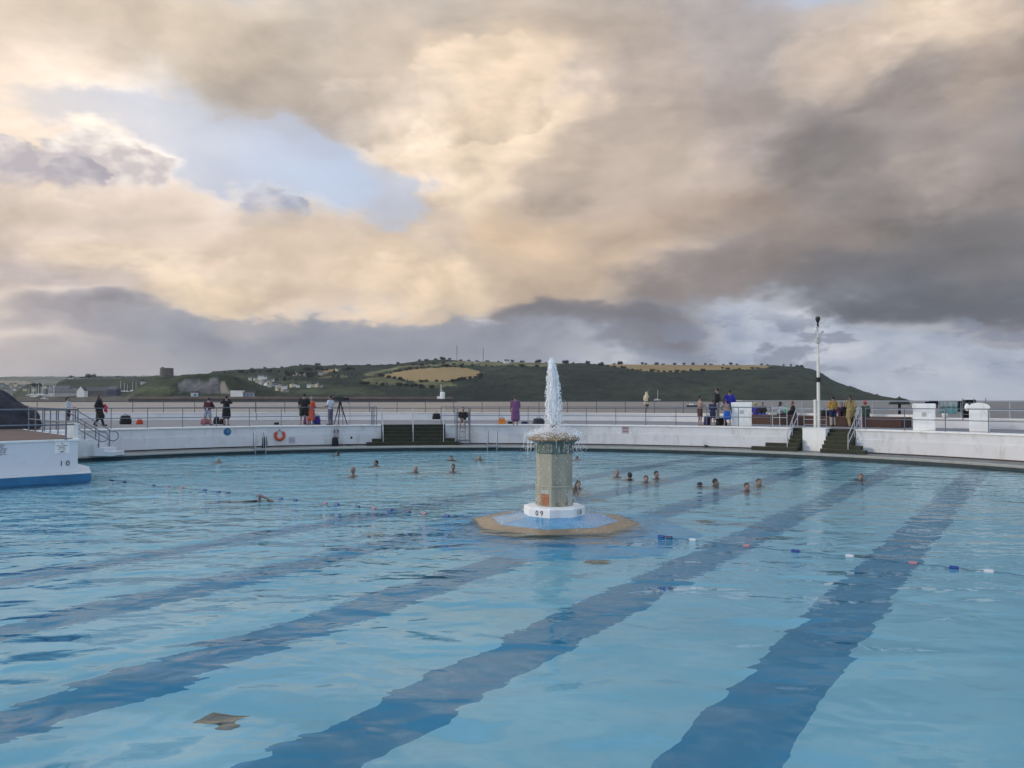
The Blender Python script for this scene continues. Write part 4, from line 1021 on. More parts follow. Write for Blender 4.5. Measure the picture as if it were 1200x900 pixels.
# horseshoe buoy, blue round sign, notices on the wall
a = ang(328); p = pol(R1+.05-.07, a, .82); e = empty('horseshoe_buoy', p, -a, 'orange-red horseshoe lifebuoy hung on the white wall', 'lifebuoy')
bm = NB(); pts = [(.235*math.sin(t)*(1 if abs(t) < 2.2 else 1), 0, -.235*math.cos(t)) for t in np.linspace(-2.45, 2.45, 26)]
tube(bm, pts, [.05]+[.082]*24+[.05], 12); obj('float', bm, mat('orange_red_vinyl', (.52, .075, .03), .5, .1), e, smooth=True)
bm = NB(); tube(bm, [(-.16, 0, .2), (0, -.02, .26), (.16, 0, .2)], .012, 6); box(bm, (0, .05, .30), (.05, .06, .08)); obj('hanger', bm, STEEL, e)
def wall_sign(px, z, w, h, label, plate, ink, lines, round_=False, texts=None, d=.0):
    a = ang(px); p = pol(R1+.05-.012-d, a, z); e = empty('wall_sign', p, -a, label, 'sign')
    bm = NB()
    if round_: lathe(bm, [(w/2, -.006), (w/2, .006)], 32); bmesh.ops.rotate(bm, verts=bm.verts, matrix=Matrix.Rotation(PI/2, 3, 'X'))
    else: box(bm, (0, 0, 0), (w, .012, h)); bevel_all(bm, .003, 1)
    obj('sign_plate', bm, plate, e)
    if texts:
        for i, (s_, sz, zz) in enumerate(texts): put_text('sign_text', s_, sz, (0, -.008, zz), (0, -1, 0), ink, e)
    elif lines: scribble(lines, w*.86, h*.8, (0, -1, 0), (0, -.008, 0), ink, 'sign_lettering', e)
    return e
sgn = wall_sign(267, 1.06, .40, .40, 'round blue sign high on the white wall left of the orange buoy', mat('sign_blue', (.02, .11, .27), .5), INK, None, True)
bm = NB()
for x, z, s_ in ((.06, .06, .035), (.02, .0, .05), (.1, -.02, .04), (.0, .1, .03), (.13, .05, .03)): box(bm, (x, -.010, z), (s_, .004, s_*.7))
obj('sign_mark', bm, mat('pale_blue_mark', (.30, .42, .55), .5), sgn)
wall_sign(342.5, .55, .34, .34, 'faint pinkish notice low on the wall right of the orange buoy', mat('plate_pinkish', (.46, .44, .52), .7), mat('faded_pink_ink', (.30, .16, .24), .7), [(.4, (2,)), (.8, (3, 2)), (1, (4, 3)), (.9, (3, 4))], d=.055)
wall_sign(412, .62, .10, .12, 'tiny dark plate on the wall right of the hung robe', BLACK, INK, None, d=.055)
wall_sign(732.5, 1.075, .40, .40, 'small pinkish depth sign on the white wall right of the fountain', mat('plate_pink', (.44, .36, .38), .7), mat('dark_brown_ink', (.06, .03, .04), .6), None, texts=(('DEEP', .145, .09), ('END', .135, -.09)))
# hanging robe and kit by the wall
a = ang(394); p = pol(R1-.02, a, 0); e = empty('hung_robe', (p.x, p.y, ZC), -a, 'pale pointed robe hung on the wall above black kit, right of the horseshoe buoy', 'robe')
bm = NB(); prof = [(.015, 1.16), (.05, 1.05), (.09, .85), (.13, .65), (.16, .5), (.17, .42)]
lathe(bm, prof, 16, (0, -.05, 0)); 
for v in bm.verts: v.co.y = -.05+(v.co.y+.05)*.55; v.co.x *= 1+.18*math.sin(v.co.z*23)
obj('robe_cloth', bm, mat('grey_white_towelling', (.36, .34, .36), .9, .3, 10, bump=.4), e, smooth=True)
bm = NB(); 
for x in (-.10, .11): ellip(bm, (x, -.1, .80), (.03, .05, .10))
obj('sleeve', bm, C['charcoal_fabric'], e, smooth=True)
bag(393, p.y-.32, .36, .3, .50, BLACK, 'black rucksack on the walkway under the hung robe', z=ZC)
for i, px in enumerate((397.5, 401.5, 407, 411)):
    q = XY(px, p.y-.28); e = empty('shoe', (q.x, q.y, ZC+.004), 1.2+i*.5, ['black shoe nearest the rucksack on the walkway', 'second black shoe from the rucksack on the walkway', 'flat black sandal third from the rucksack', 'flat black sandal farthest from the rucksack'][i], 'shoe', 'shoes in a row at the wall foot')
    bm = NB(); ellip(bm, (0, 0, .035 if i < 2 else .02), (.13, .05, .04 if i < 2 else .02)); ellip(bm, (-.06, 0, .06 if i < 2 else .03), (.05, .045, .04 if i < 2 else .012)); obj('upper', bm, BLACK, e, smooth=True)
    bm = NB(); box(bm, (0, 0, .008), (.25, .08, .016)); bevel_all(bm, .005, 1); obj('sole', bm, C['charcoal_fabric'], e)
bag(310.5, pol(R0+1.2, ang(310, R0+1.2)).y, .26, .24, .62, BLACK, 'black and tan rucksack on the walkway beside the left pool ladder', z=ZC)
bag(827, 41.6, .2, .2, .14, C['dark_green_fabric'], 'small dark bundle at the foot of the wall below the bare-chested person', z=ZC, strap=False)
def ladder(px, label):
    a = ang(px, R0); p = pol(R0, a, ZC); e = empty('pool_ladder', p, -a, label, 'pool ladder', 'pool ladders at the far edge')
    for s in (-1, 1):
        bm = NB(); tube(bm, [(s*.26, .55, 0), (s*.26, .55, .70), (s*.26, .50, .82), (s*.26, .38, .88), (s*.26, .1, .86), (s*.26, -.02, .78), (s*.26, -.10, .5), (s*.26, -.12, -.95)], .026, 10); obj('handrail', bm, PALER, e, smooth=True)
    for z in (-.28, -.52, -.76): bm = NB(); box(bm, (0, -.12, z), (.5, .08, .03)); obj('step', bm, PALER, e)
    bm = NB(); box(bm, (0, -.12, .0), (.5, .09, .03)); obj('step', bm, PALER, e)
ladder(305.5, 'pool ladder below the horseshoe buoy, left of the central steps')
ladder(577, 'pool ladder between the lifeguard chair and the fountain')

# camera tripod
q = deckp(398.5, 43.6); e = empty('camera_tripod', q, R(12), 'black broadcast camera with a long box body on a tall tripod', 'camera on tripod')
for i, aa in enumerate((20, 140, 260)):
    bm = NB(); d = V(math.cos(R(aa)), math.sin(R(aa)), 0); tube(bm, [d*.05+V(0, 0, 1.20), d*.24+V(0, 0, .62), d*.44+V(0, 0, .02)], [.032, .028, .02], 8); tube(bm, [d*.24+V(0, 0, .62), V(0, 0, .62)], .01, 6); obj('leg', bm, BLACK, e)
bm = NB(); lathe(bm, [(.07, 1.18), (.08, 1.26), (.05, 1.30), (.05, 1.36), (.09, 1.38)], 14); obj('head', bm, BLACK, e)
bm = NB(); box(bm, (0, 0, 1.50), (.50, .18, .22)); bevel_all(bm, .03, 2); box(bm, (.02, 0, 1.64), (.22, .05, .04)); obj('camera_body', bm, mat('camera_black', (.015, .015, .016), .5), e)
bm = NB(); tube(bm, [(.24, 0, 1.49), (.42, 0, 1.49), (.50, 0, 1.49)], [.085, .085, .105], 14); obj('lens', bm, BLACK, e)
bm = NB(); box(bm, (-.33, .02, 1.52), (.16, .12, .10)); tube(bm, [(-.1, .08, 1.32), (-.45, .12, 1.12)], .012, 6); obj('viewfinder', bm, BLACK, e)
bm = NB(); tube(bm, [(.56, .1, 0), (.56, .1, 1.15), (.50, .1, 1.30)], .012, 6); box(bm, (.48, .1, 1.27), (.08, .03, .05)); obj('monitor_stand', bm, STEEL, e)

# instrument mast
a = ang(950.5); q = pol(R1+1.1, a, ZD); e = empty('instrument_mast', q, 0, 'tall thin white mast with camera dome, boxes and sensors behind the white pier', 'mast')
MW = mat('mast_white', (.66, .64, .58), .5, .08, 5)
bm = NB(); tube(bm, [(0, 0, 0), (0, 0, 3.6)], [.085, .075], 14); obj('lower_mast', bm, MW, e)
bm = NB(); tube(bm, [(0, 0, 3.6), (0, 0, 5.2)], [.04, .035], 12); obj('upper_mast', bm, MW, e)
bm = NB(); tube(bm, [(-.17, .02, 0), (-.17, .02, 1.35)], .075, 12); lathe(bm, [(.085, 1.35), (.085, 1.42), (.02, 1.45)], 12, (-.17, .02, 0)); obj('side_post', bm, MW, e)
bm = NB(); lathe(bm, [(.09, 2.35), (.13, 2.38), (.13, 2.56), (.09, 2.60)], 14); obj('black_collar', bm, BLACK, e)
bm = NB(); box(bm, (0, -.02, 4.52), (.22, .18, .34)); bevel_all(bm, .02, 2); obj('equipment_box', bm, mat('box_grey_white', (.45, .45, .43), .5), e)
bm = NB(); ellip(bm, (-.13, -.03, 5.05), (.06, .06, .13)); ellip(bm, (-.1, -.03, 5.2), (.09, .07, .04)); obj('floodlight', bm, WHITE2, e, smooth=True)
bm = NB(); tube(bm, [(0, 0, 4.75), (.20, 0, 4.92)], .014, 6); tube(bm, [(.20, 0, 4.92), (.30, 0, 5.0)], [.05, .02], 8); tube(bm, [(.15, 0, 4.8), (.30, 0, 4.88)], .01, 6); obj('sensor_arm', bm, mat('sensor_grey', (.30, .33, .37), .4), e)
bm = NB(); tube(bm, [(0, 0, 5.2), (0, 0, 5.42)], .05, 10); lathe(bm, [(.04, 5.42), (.07, 5.46), (.11, 5.56), (.125, 5.66), (.10, 5.72), (.05, 5.74)], 16); tube(bm, [(.05, 0, 5.74), (.05, 0, 5.86)], .008, 6); tube(bm, [(-.05, 0, 5.74), (-.05, 0, 5.84)], .008, 6); obj('camera_dome', bm, mat('black_plastic', (.012, .012, .012), .4), e, smooth=True)
bm = NB(); lathe(bm, [(.05, 4.0), (.09, 4.02), (.05, 4.05)], 12); obj('bracket', bm, MW, e)
rail_path([XY(942, 40.3)+V(0, 0, ZD), XY(968, 39.6)+V(0, 0, ZD)], 1.0, 'railing', 'pale railing with three bars round the mast on the white pier', zs=(.95, .42, .15), spacing=.62, m=PALER)

# dark parasol-like shelter
a = ang_out(1047); q = pol(rout(a)+.9, a, 0); e = empty('parasol', (q.x, q.y, ZD-.3), .2, 'dark green and black flat parasol beyond the brick terrace', 'parasol')
bm = NB(); tube(bm, [(0, 0, 0), (0, 0, 1.78)], .07, 8); obj('pole', bm, BLACK, e)
bm = NB(); lathe(bm, [(.56, 1.52), (.34, 1.78), (.30, 1.80), (.06, 1.84), (.02, 1.93), (.015, 1.90), (.28, 1.76), (.52, 1.49)], 8); obj('canopy', bm, mat('dark_green_canvas', (.018, .028, .016), .8), e)
bm = NB()
for k in range(4): aa = k*PI/2; tube(bm, [(0, 0, 1.45), (.38*math.cos(aa), .38*math.sin(aa), 1.66)], .015, 6)
obj('strut', bm, BLACK, e)

# pale carved figure on a thin post at the sea wall
a = ang_out(755.5); q = pol(rout(a)+.75, a, 0)
e = empty('statue', (q.x, q.y, ZD), R(15), 'pale cream figure on a thin dark post above the sea wall, right of the fountain', 'statue')
CREAM = mat('weathered_cream', (.62, .50, .34), .6, .35, 12, bump=.5)
bm = NB(); tube(bm, [(0, 0, 0), (0, 0, 1.05)], .02, 6); box(bm, (.05, 0, 1.08), (.26, .1, .1)); tube(bm, [(.1, 0, 1.05), (.12, 0, .88)], .03, 6); obj('post', bm, BLACK, e)
bm = NB()
capsule(bm, (-.10, 0, 1.16), (-.05, 0, 1.62), .075, .11); capsule(bm, (.03, 0, 1.25), (.02, 0, 1.62), .07, .11); capsule(bm, (0, 0, 1.62), (.02, 0, 1.80), .13, .09)
capsule(bm, (-.12, 0, 1.72), (-.20, 0, 1.48), .05, .035); capsule(bm, (-.02, 0, 1.82), (.0, 0, 1.94), .05, .07); capsule(bm, (.11, 0, 1.78), (.19, 0, 1.60), .04, .03); capsule(bm, (.10, 0, 1.80), (.13, 0, 2.08), .022, .014)
me = remesh(bm, .02, 1); link_mesh('figure', me, CREAM, e)

# dark rock on the platform
bm = NB(); bmesh.ops.create_icosphere(bm, subdivisions=5, radius=1)
for v in bm.verts:
    q = v.co.copy(); n_ = mnoise.fractal(q*1.7, .9, 2.1, 5)*.14
    sx = 1.0-.42*max(0, q.z)**1.5
    v.co = Vector((q.x*3.4*sx, q.y*2.0*sx, max(-.02, (abs(q.z)**.8)*(1 if q.z > 0 else -1))*1.9))*(1+n_)
bmesh.ops.delete(bm, geom=[v for v in bm.verts if v.co.z < -.3], context='VERTS')
ROCK = mat('dark_rock', (.018, .017, .026), .8, .5, 2.5, bump=1.0, bscale=3.5, dirt=(.045, .035, .03, .6), dscale=1.2)
o = obj('rock', bm, ROCK, None, V(-25.6, 36.2, ZP+.01), smooth=True); tag(o, 'big dark rock mound behind the left platform at the picture edge', 'rock')

# ------------------------------------------------------------------ sea
ZS = -2.6
def sea_material():
    m = bpy.data.materials.new('sea_water'); m.use_nodes = True; t = NT(m.node_tree); b = t.n['Principled BSDF']
    g = t.node('ShaderNodeNewGeometry').outputs['Position']
    n = t.noise(t.mapping(g, (.004, .012, 1)), 1, 4, .55)
    t.l.new(t.mix(t.mapr(n, .35, .65, 0, 1), (.10, .10, .10, 1), (.15, .145, .135, 1)), b.inputs['Base Color'])
    b.inputs['Roughness'].default_value = .32; b.inputs['IOR'].default_value = 1.33
    h = t.math('ADD', t.noise(t.mapping(g, (.12, .3, 1)), 1, 4, .6), t.math('MULTIPLY', t.noise(g, 1.2, 3, .6), .15))
    bn = t.node('ShaderNodeBump'); bn.inputs['Strength'].default_value = 1; bn.inputs['Distance'].default_value = 1.1; t.l.new(h, bn.inputs['Height']); t.l.new(bn.outputs[0], b.inputs['Normal'])
    return m
bm = NB(); 
ys = [40, 60, 100, 200, 500, 1200, 3000, 8000, 20000]; 
vs = [bm.verts.new(v) for v in ((-21000, -800, ZS), (21000, -800, ZS), (21000, 21000, ZS), (-21000, 21000, ZS))]; bm.faces.new(vs)
tag(obj('sea', bm, sea_material(), recalc=False), kind='structure')
# near terrace under the camera
bm = NB(); box(bm, (CX, -4, .04), (70, 14, .32)); tag(obj('near_deck', bm, DECK), kind='structure')
e = tag(obj('near_terrace', (lambda b: (box(b, (CX, -6.2, .66), (60, 12, .92)), b)[1])(NB()), WHITE), 'white terrace block on the near side under the viewer', 'terrace')
bm = NB(); box(bm, (0, -8, -3.3), (200, 22, 4.6)); tag(obj('shore_ground', bm, mat('shore_rock', (.16, .15, .13), .9, .3, .5)), kind='structure')

# ------------------------------------------------------------------ far land
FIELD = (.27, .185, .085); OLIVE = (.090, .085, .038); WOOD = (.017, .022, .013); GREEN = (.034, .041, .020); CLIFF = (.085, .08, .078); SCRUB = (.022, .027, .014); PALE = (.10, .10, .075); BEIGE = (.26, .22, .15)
BB = {}; SURF = {}
def on_land(name, px, py):
    best = None
    for col in SURF[name]:
        if abs(600+col[1].x/col[1].y*F-px) > 1.6: continue
        for p in col:
            d = abs(HOR-(p.z-EYE)*F/p.y-py)+.5*abs(600+p.x/p.y*F-px)
            if best is None or d < best[0]: best = (d, p)
    return best[1].copy()
def inpoly(x, y, P):
    b = BB.get(id(P))
    if b is None: b = BB[id(P)] = (min(p[0] for p in P), max(p[0] for p in P), min(p[1] for p in P), max(p[1] for p in P))
    if x < b[0] or x > b[1] or y < b[2] or y > b[3]: return False
    c = False; n = len(P); j = n-1
    for i in range(n):
        if (P[i][1] > y) != (P[j][1] > y) and x < (P[j][0]-P[i][0])*(y-P[i][1])/(P[j][1]-P[i][1])+P[i][0]: c = not c
        j = i
    return c
def land_mat(name, bumpd=6, fine=.02):
    m = bpy.data.materials.new(name); m.use_nodes = True; t = NT(m.node_tree); b = t.n['Principled BSDF']
    at = t.node('ShaderNodeAttribute', attribute_name='land').outputs['Color']
    g = t.node('ShaderNodeNewGeometry').outputs['Position']
    n1 = t.noise(g, fine, 6, .7); n2 = t.noise(g, fine*.18, 4, .6)
    k = t.math('MULTIPLY', t.mapr(n1, .3, .7, .35, 1.95), t.mapr(n2, .3, .7, .6, 1.6))
    at2 = t.vec('SCALE', at, scale=k)
    sp = t.node('ShaderNodeSeparateColor'); t.l.new(at, sp.inputs[0])
    isf = t.sstep(sp.outputs[0], .10, .18)      # fields stay even
    c = t.mix(isf, at2, t.vec('SCALE', at, scale=t.mapr(n2, .3, .7, .85, 1.15)))
    t.l.new(c, b.inputs['Base Color']); b.inputs['Roughness'].default_value = .95; b.inputs['Specular IOR Level'].default_value = .1
    bn = t.node('ShaderNodeBump'); bn.inputs['Strength'].default_value = 1; bn.inputs['Distance'].default_value = bumpd
    t.l.new(t.math('MULTIPLY', n1, t.math('SUBTRACT', 1, isf)), bn.inputs['Height']); t.l.new(bn.outputs[0], b.inputs['Normal'])
    return m
def land(name, ridge, Y0, Yr, base, patches, rough=3.0, amp=0.6, pw=.8, step=1.0, rows=60, fine=.02, default=WOOD, back=400, cliff=None):
    """terrain: shoreline at Y0, ridge line (pixel profile) at Yr, falling away behind"""
    xs = np.arange(ridge[0][0], ridge[-1][0]+.01, step); rp = np.interp(xs, [p[0] for p in ridge], [p[1] for p in ridge])
    bm = NB(); lay = bm.loops.layers.float_color.new('land'); G = []; cols = {}
    for i, px in enumerate(xs):
        zr = EYE+Yr*(HOR-rp[i])/F; col = []
        for j in range(rows+4):
            if j <= rows:
                t = j/rows; Y = Y0+(Yr-Y0)*t; s = (1-(1-t)**1.6)**pw if cliff is None else cliff(px, t)
                z = ZS-1+(zr-ZS+1)*s
            else:
                t = 1; Y = Yr+back*(j-rows); z = zr-(zr-ZS)*((j-rows)/3)**1.3*1.05
            X = (px-600)/F*Y
            nn = mnoise.fractal(Vector((X, Y, 0))*.006, .8, 2.1, 5)
            nf = mnoise.fractal(Vector((X, Y, 5))*.03, .7, 2.1, 3)
            edge = min(1, t*6)
            py_ = HOR-(z-EYE)*F/Y; c = default
            for P, cc in patches:
                if inpoly(px+nn*4+nf*2, py_+nf*.7+nn*.5, P): c = cc
            f = 0.15 if c in (FIELD, OLIVE, BEIGE) else 1.0
            z += (nn*rough*f*1.2*min(1, t*3)*(0 if j == 0 else 1) + nf*rough*.7*f)*edge
            v = bm.verts.new((X, Y, z)); col.append(v); cols[v] = c
        G.append(col)
    for a, b in zip(G, G[1:]):
        for j in range(len(a)-1):
            f = bm.faces.new((a[j], b[j], b[j+1], a[j+1]))
            for l in f.loops: l[lay] = cols[l.vert]+(1,)
    SURF[name] = [[v.co.copy() for v in a] for a in G]; bm.normal_update(); o = obj(name, bm, land_mat('land_'+str(int(Y0)), rough*1.2, fine), smooth=True, recalc=False)
    return tag(o, kind='structure')
# distant hazy hills
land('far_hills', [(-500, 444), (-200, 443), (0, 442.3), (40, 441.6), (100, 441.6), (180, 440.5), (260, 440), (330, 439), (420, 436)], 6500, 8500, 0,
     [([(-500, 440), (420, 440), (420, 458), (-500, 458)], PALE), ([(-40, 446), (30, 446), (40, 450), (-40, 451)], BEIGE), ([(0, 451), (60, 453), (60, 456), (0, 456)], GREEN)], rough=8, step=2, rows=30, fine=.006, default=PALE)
land('town_hill', [(15, 462), (25, 455), (33, 450), (45, 450), (62, 452.5), (70, 447.5), (78, 444), (115, 443.5), (150, 442.6), (182, 441), (230, 441), (300, 443)], 3300, 4200, 0,
     [([(68, 446.5), (165, 445), (165, 449.5), (68, 450)], WOOD), ([(70, 440), (300, 440), (300, 445), (70, 446)], SCRUB)], rough=4, step=1, rows=30, fine=.015, default=SCRUB)
# main headland
P1 = [(447, 441), (462, 436), (490, 432.5), (520, 430.5), (545, 431), (560, 434.5), (563, 439), (552, 443.5), (530, 446.3), (500, 447.3), (478, 446), (462, 443.5)]
P2 = [(700, 426.8), (740, 426.2), (905, 427.2), (900, 431), (870, 433), (830, 433.5), (790, 436), (755, 434.8), (725, 430)]
patches = [(P1, FIELD), (P2, FIELD), ([(560, 421), (662, 425), (655, 429), (610, 428.5), (575, 429), (500, 428.5), (470, 430.5), (430, 441), (425, 438), (462, 429), (500, 427)], OLIVE),
    ([(424, 444), (450, 441.5), (475, 447.5), (465, 452), (430, 450)], OLIVE), ([(484, 447), (530, 447.5), (536, 452), (515, 455), (490, 452.5)], OLIVE),
    ([(355, 439), (385, 434), (400, 431), (395, 434.5), (372, 441), (408, 440), (408, 443), (360, 443)], OLIVE), ([(372, 435.5), (398, 431.5), (398, 433), (375, 438)], FIELD),
    ([(240, 440), (300, 440), (430, 455), (470, 463), (340, 463), (300, 452)], GREEN), ([(343, 437), (358, 437), (358, 440), (343, 440)], BEIGE), ([(930, 440), (1000, 455), (1060, 466), (1060, 470), (900, 470), (860, 440)], SCRUB), ([(800, 450), (1000, 455), (1000, 470), (800, 470)], SCRUB)]
land('headland_hill', [(232, 442), (250, 436.5), (284, 433.5), (325, 432), (340, 429.5), (358, 428), (405, 429), (462, 427.5), (482, 425), (500, 423), (524, 422), (560, 424), (620, 425), (660, 426.2), (720, 427.2), (800, 427.8), (880, 428), (905, 428.6), (915, 429.5), (940, 430.5), (952, 433.5), (962, 437.5), (975, 446), (987, 451), (1000, 455), (1012, 459.5), (1025, 463), (1044, 466.4), (1062, 469.2), (1070, 470.6)],
     2900, 3900, 0, patches, rough=5, step=.7, rows=90, fine=.016, default=WOOD, pw=.95)
# tower headland with quarry cliffs
def cl(px, t):
    a = max(0, min(1, (px-200)/14))*max(0, min(1, (300-px)/25))
    s = (1-(1-t)**1.6)**.9; c = 0.09*min(1, t*20)+.91/(1+math.exp(-(t-.42)*28))
    return s*(1-a)+c*a
land('tower_headland', [(-60, 469.5), (0, 465.8), (100, 465.5), (140, 465), (152, 461), (165, 452), (175, 446.5), (183, 442), (206, 441.3), (222, 440.3), (250, 439.3), (272, 440.5), (290, 445), (305, 451), (320, 456.5), (330, 461.5), (345, 466.5), (420, 467.5), (520, 468.5), (527, 470.5)],
     2150, 2500, 0, [([(208, 452), (214, 446), (226, 443.5), (238, 445.5), (250, 443), (260, 446), (268, 452), (274, 463), (240, 462), (222, 458), (210, 462)], CLIFF), ([(259, 448), (264, 446), (269, 455), (272, 462), (262, 462)], (.26, .215, .16)), ([(-60, 466), (330, 464), (330, 470), (-60, 471)], (.07, .062, .05)), ([(120, 455), (205, 452), (205, 462), (150, 463)], GREEN)], rough=2.2, step=.7, rows=50, fine=.035, default=SCRUB, back=120, cliff=cl)
# breakwater pier and its end light
Yb = 2050
e = empty('breakwater', (XY(400, Yb).x, Yb, ZS), 0, 'long dark stone breakwater with a reddish top running out from the tower headland', 'breakwater')
w_ = XY(529, Yb).x-XY(150, Yb).x; x0 = XY(150, Yb).x-XY(400, Yb).x
bm = NB(); box(bm, (x0+w_/2, 15, 4.5), (w_, 26, 9)); box(bm, (x0+w_-3, 15, 3), (34, 34, 6)); obj('sea_face', bm, mat('dark_sea_stone', (.035, .030, .028), .9, .4, .05), e)
bm = NB(); box(bm, (x0+w_/2, 19, 12), (w_, 16, 5.8)); obj('parapet', bm, mat('reddish_parapet_stone', (.16, .115, .09), .9, .3, .03), e)
e = empty('pier_light', (XY(518, Yb-4).x, Yb+10, ZS+6), 0, 'small white round beacon building with a mast at the end of the breakwater', 'beacon')
bm = NB(); lathe(bm, [(6.5, 0), (6.5, 19), (5.5, 21), (1, 22)], 16); box(bm, (-8, 0, 5), (12, 9, 10)); obj('tower', bm, WHITE2, e, smooth=False)
bm = NB(); tube(bm, [(-4, 0, 10), (-4, 0, 42)], .8, 6); tube(bm, [(-9, 0, 26), (1, 0, 26)], .4, 5); obj('mast', bm, WHITE2, e)
bm = NB(); box(bm, (0, 0, 9), (13.6, 2, 4)); obj('window', bm, mat('far_window_dark', (.05, .06, .07), .3), e)
# round fort tower
p = at_Y(195.3, 443, 2480); e = empty('fort_tower', (p.x, p.y, p.z-8), 0, 'short round stone fort tower on top of the left headland', 'tower')
TST = mat('tower_stone', (.105, .092, .085), .9, .25, .1, dirt=(.06, .055, .05, .6), dscale=.06)
bm = NB(); lathe(bm, [(21.5, 0), (20.2, 36), (20.6, 36.5), (20.6, 40), (18.5, 40), (18.5, 38)], 40); obj('tower_wall', bm, TST, e)
bm = NB(); 
for k in range(5): aa = -1.2+k*.6; box(bm, (20.3*math.sin(aa), -20.3*math.cos(aa), 26), (1.6, 1.6, 3.2), aa)
obj('window_slits', bm, mat('far_window_dark', (0, 0, 0)), e)
bm = NB(); box(bm, (-13, 0, 41.5), (6, 8, 4)); obj('stair_hut', bm, TST, e)
# radio masts
for px, top, lb in ((535.4, 403, 'taller lattice radio mast, left of the two on the skyline'), (566.3, 407, 'thinner radio mast, right of the two on the skyline')):
    b_0 = at_Y(px, 425, 3950); t_0 = at_Y(px, top, 3950); e = empty('radio_mast', b_0, 0, lb, 'radio mast', 'radio masts on the headland'); h = t_0.z-b_0.z
    MM = mat('mast_dark_steel', (.10, .11, .13), .6); bm = NB(); s_ = 1.5
    for dx, dy in ((-s_, -s_), (s_, -s_), (0, s_)): tube(bm, [(dx, dy, -5), (dx*.6, dy*.6, h*.85)], .45, 5)
    for k in range(24):
        z = h*.85*k/24; sg_2 = 1 if k % 2 else -1; tube(bm, [(-s_*sg_2, -s_, z), (s_*sg_2, -s_, z+h*.85/24)], .25, 4)
    obj('lattice', bm, MM, e); bm = NB(); tube(bm, [(0, 0, h*.85), (0, 0, h)], .4, 5); tube(bm, [(0, 0, h*.82), (0, 0, h*.9)], 1.6, 8); obj('antenna', bm, MM, e)

# trees ----------------------------------------------------------------
LEAF = mat('far_leaves', (.015, .020, .011), .9, .5, .15, spec=.1); BARK = mat('bark', (.06, .045, .035), .9)
def tree_proto(seed, w, h, lean=0, lumps=9, n=900):
    r = random.Random(seed); e = empty('tree', (0, 0, 0)); bm = NB(); tube(bm, [(0, 0, -2), (.02*w, 0, h*.25), (lean*.3, 0, h*.55)], [h*.035, h*.028, h*.012], 7)
    L = []
    for i in range(lumps):
        a = r.uniform(0, 2*PI); rr = r.uniform(.0, .36)*w; L.append((V(rr*math.cos(a)+lean*r.random(), rr*math.sin(a), h*r.uniform(.42, .80)), w*r.uniform(.13, .26)))
        tube(bm, [(0, 0, h*.3), L[-1][0]*.6+V(0, 0, h*.12), L[-1][0]], [h*.015, h*.01, h*.004], 5)
    obj('trunk', bm, BARK, e)
    bm = NB()
    for c, s in L:
        for k in range(n//lumps):
            d = V(r.gauss(0, 1), r.gauss(0, 1), r.gauss(0, .75)); d = d.normalized()*s*r.random()**.4; q = c+d; z_ = w*r.uniform(.022, .05)
            x, y = frame_of(V(r.gauss(0, 1), r.gauss(0, 1), r.gauss(0, 1))+V(0, 0, .01)); vs = [bm.verts.new(q+(x*math.cos(t)+y*math.sin(t))*z_*r.uniform(.7, 1.2)) for t in (0, 1.7, 3.2, 4.8)]; bm.faces.new(vs)
    obj('crown', bm, LEAF, e, recalc=False); return e
protos = [tree_proto(1, 26, 18), tree_proto(2, 20, 16, 3), tree_proto(3, 34, 17, 0, 12, 1100), tree_proto(4, 16, 19, -3)]
TR = [(663, 2), (688, 0), (705, 1), (720, 2), (727, 2), (752, 1), (757, 0), (770, 2), (777, 2), (790, 0), (801, 1), (812, 0), (826, 1), (833, 2), (848, 0), (856, 1), (863, 0), (893, 1), (899, 0), (919, 3), (927, 3), (934, 0), (939, 2), (936, 1), (997, 0), (1028, 1), (492, 1), (500, 2), (510, 0), (518, 2), (527, 1), (540, 2), (550, 0), (560, 1), (571, 2), (584, 0), (600, 1), (612, 2), (628, 0), (640, 1), (466, 0), (447, 1), (432, 2), (405, 0), (392, 1), (372, 2), (352, 0), (330, 2), (310, 1), (295, 2), (632, 2), (672, 0)]
ridgeY = 3890
def ridge_py(px):
    R_ = [(232, 442), (250, 436.5), (284, 433.5), (325, 432), (340, 429.5), (358, 428), (405, 429), (462, 427.5), (482, 425), (500, 423), (524, 422), (560, 424), (620, 425), (660, 426.2), (720, 427.2), (800, 427.8), (880, 428), (905, 428.6), (915, 429.5), (940, 430.5), (952, 433.5), (962, 437.5), (975, 446), (987, 451), (1000, 455), (1012, 459.5), (1025, 463), (1044, 466.4), (1062, 469.2)]
    return float(np.interp(px, [a for a, b in R_], [b for a, b in R_]))
tlab = ['broad dark tree standing on the skyline of the headland', 'leaning dark tree standing on the skyline of the headland', 'wide low dark tree clump on the skyline of the headland', 'tall narrow dark tree on the skyline of the headland']
used = set(); rt_ = random.Random(5)
for px, k in TR:
    p = at_Y(px, ridge_py(px), ridgeY); p.z -= 4; s = rt_.uniform(.6, 1.15) * (1.25 if px in (790, 663, 934, 939, 997, 688) else 1)
    if k not in used: o = protos[k]; used.add(k); o.location = p; o.rotation_euler = (0, 0, rt_.uniform(0, 6)); o.scale = (s,)*3; tag(o, tlab[k], 'tree', 'trees along the headland skyline')
    else: copy_tree(protos[k], None, tlab[k], 'trees along the headland skyline', p, rt_.uniform(0, 6), s)
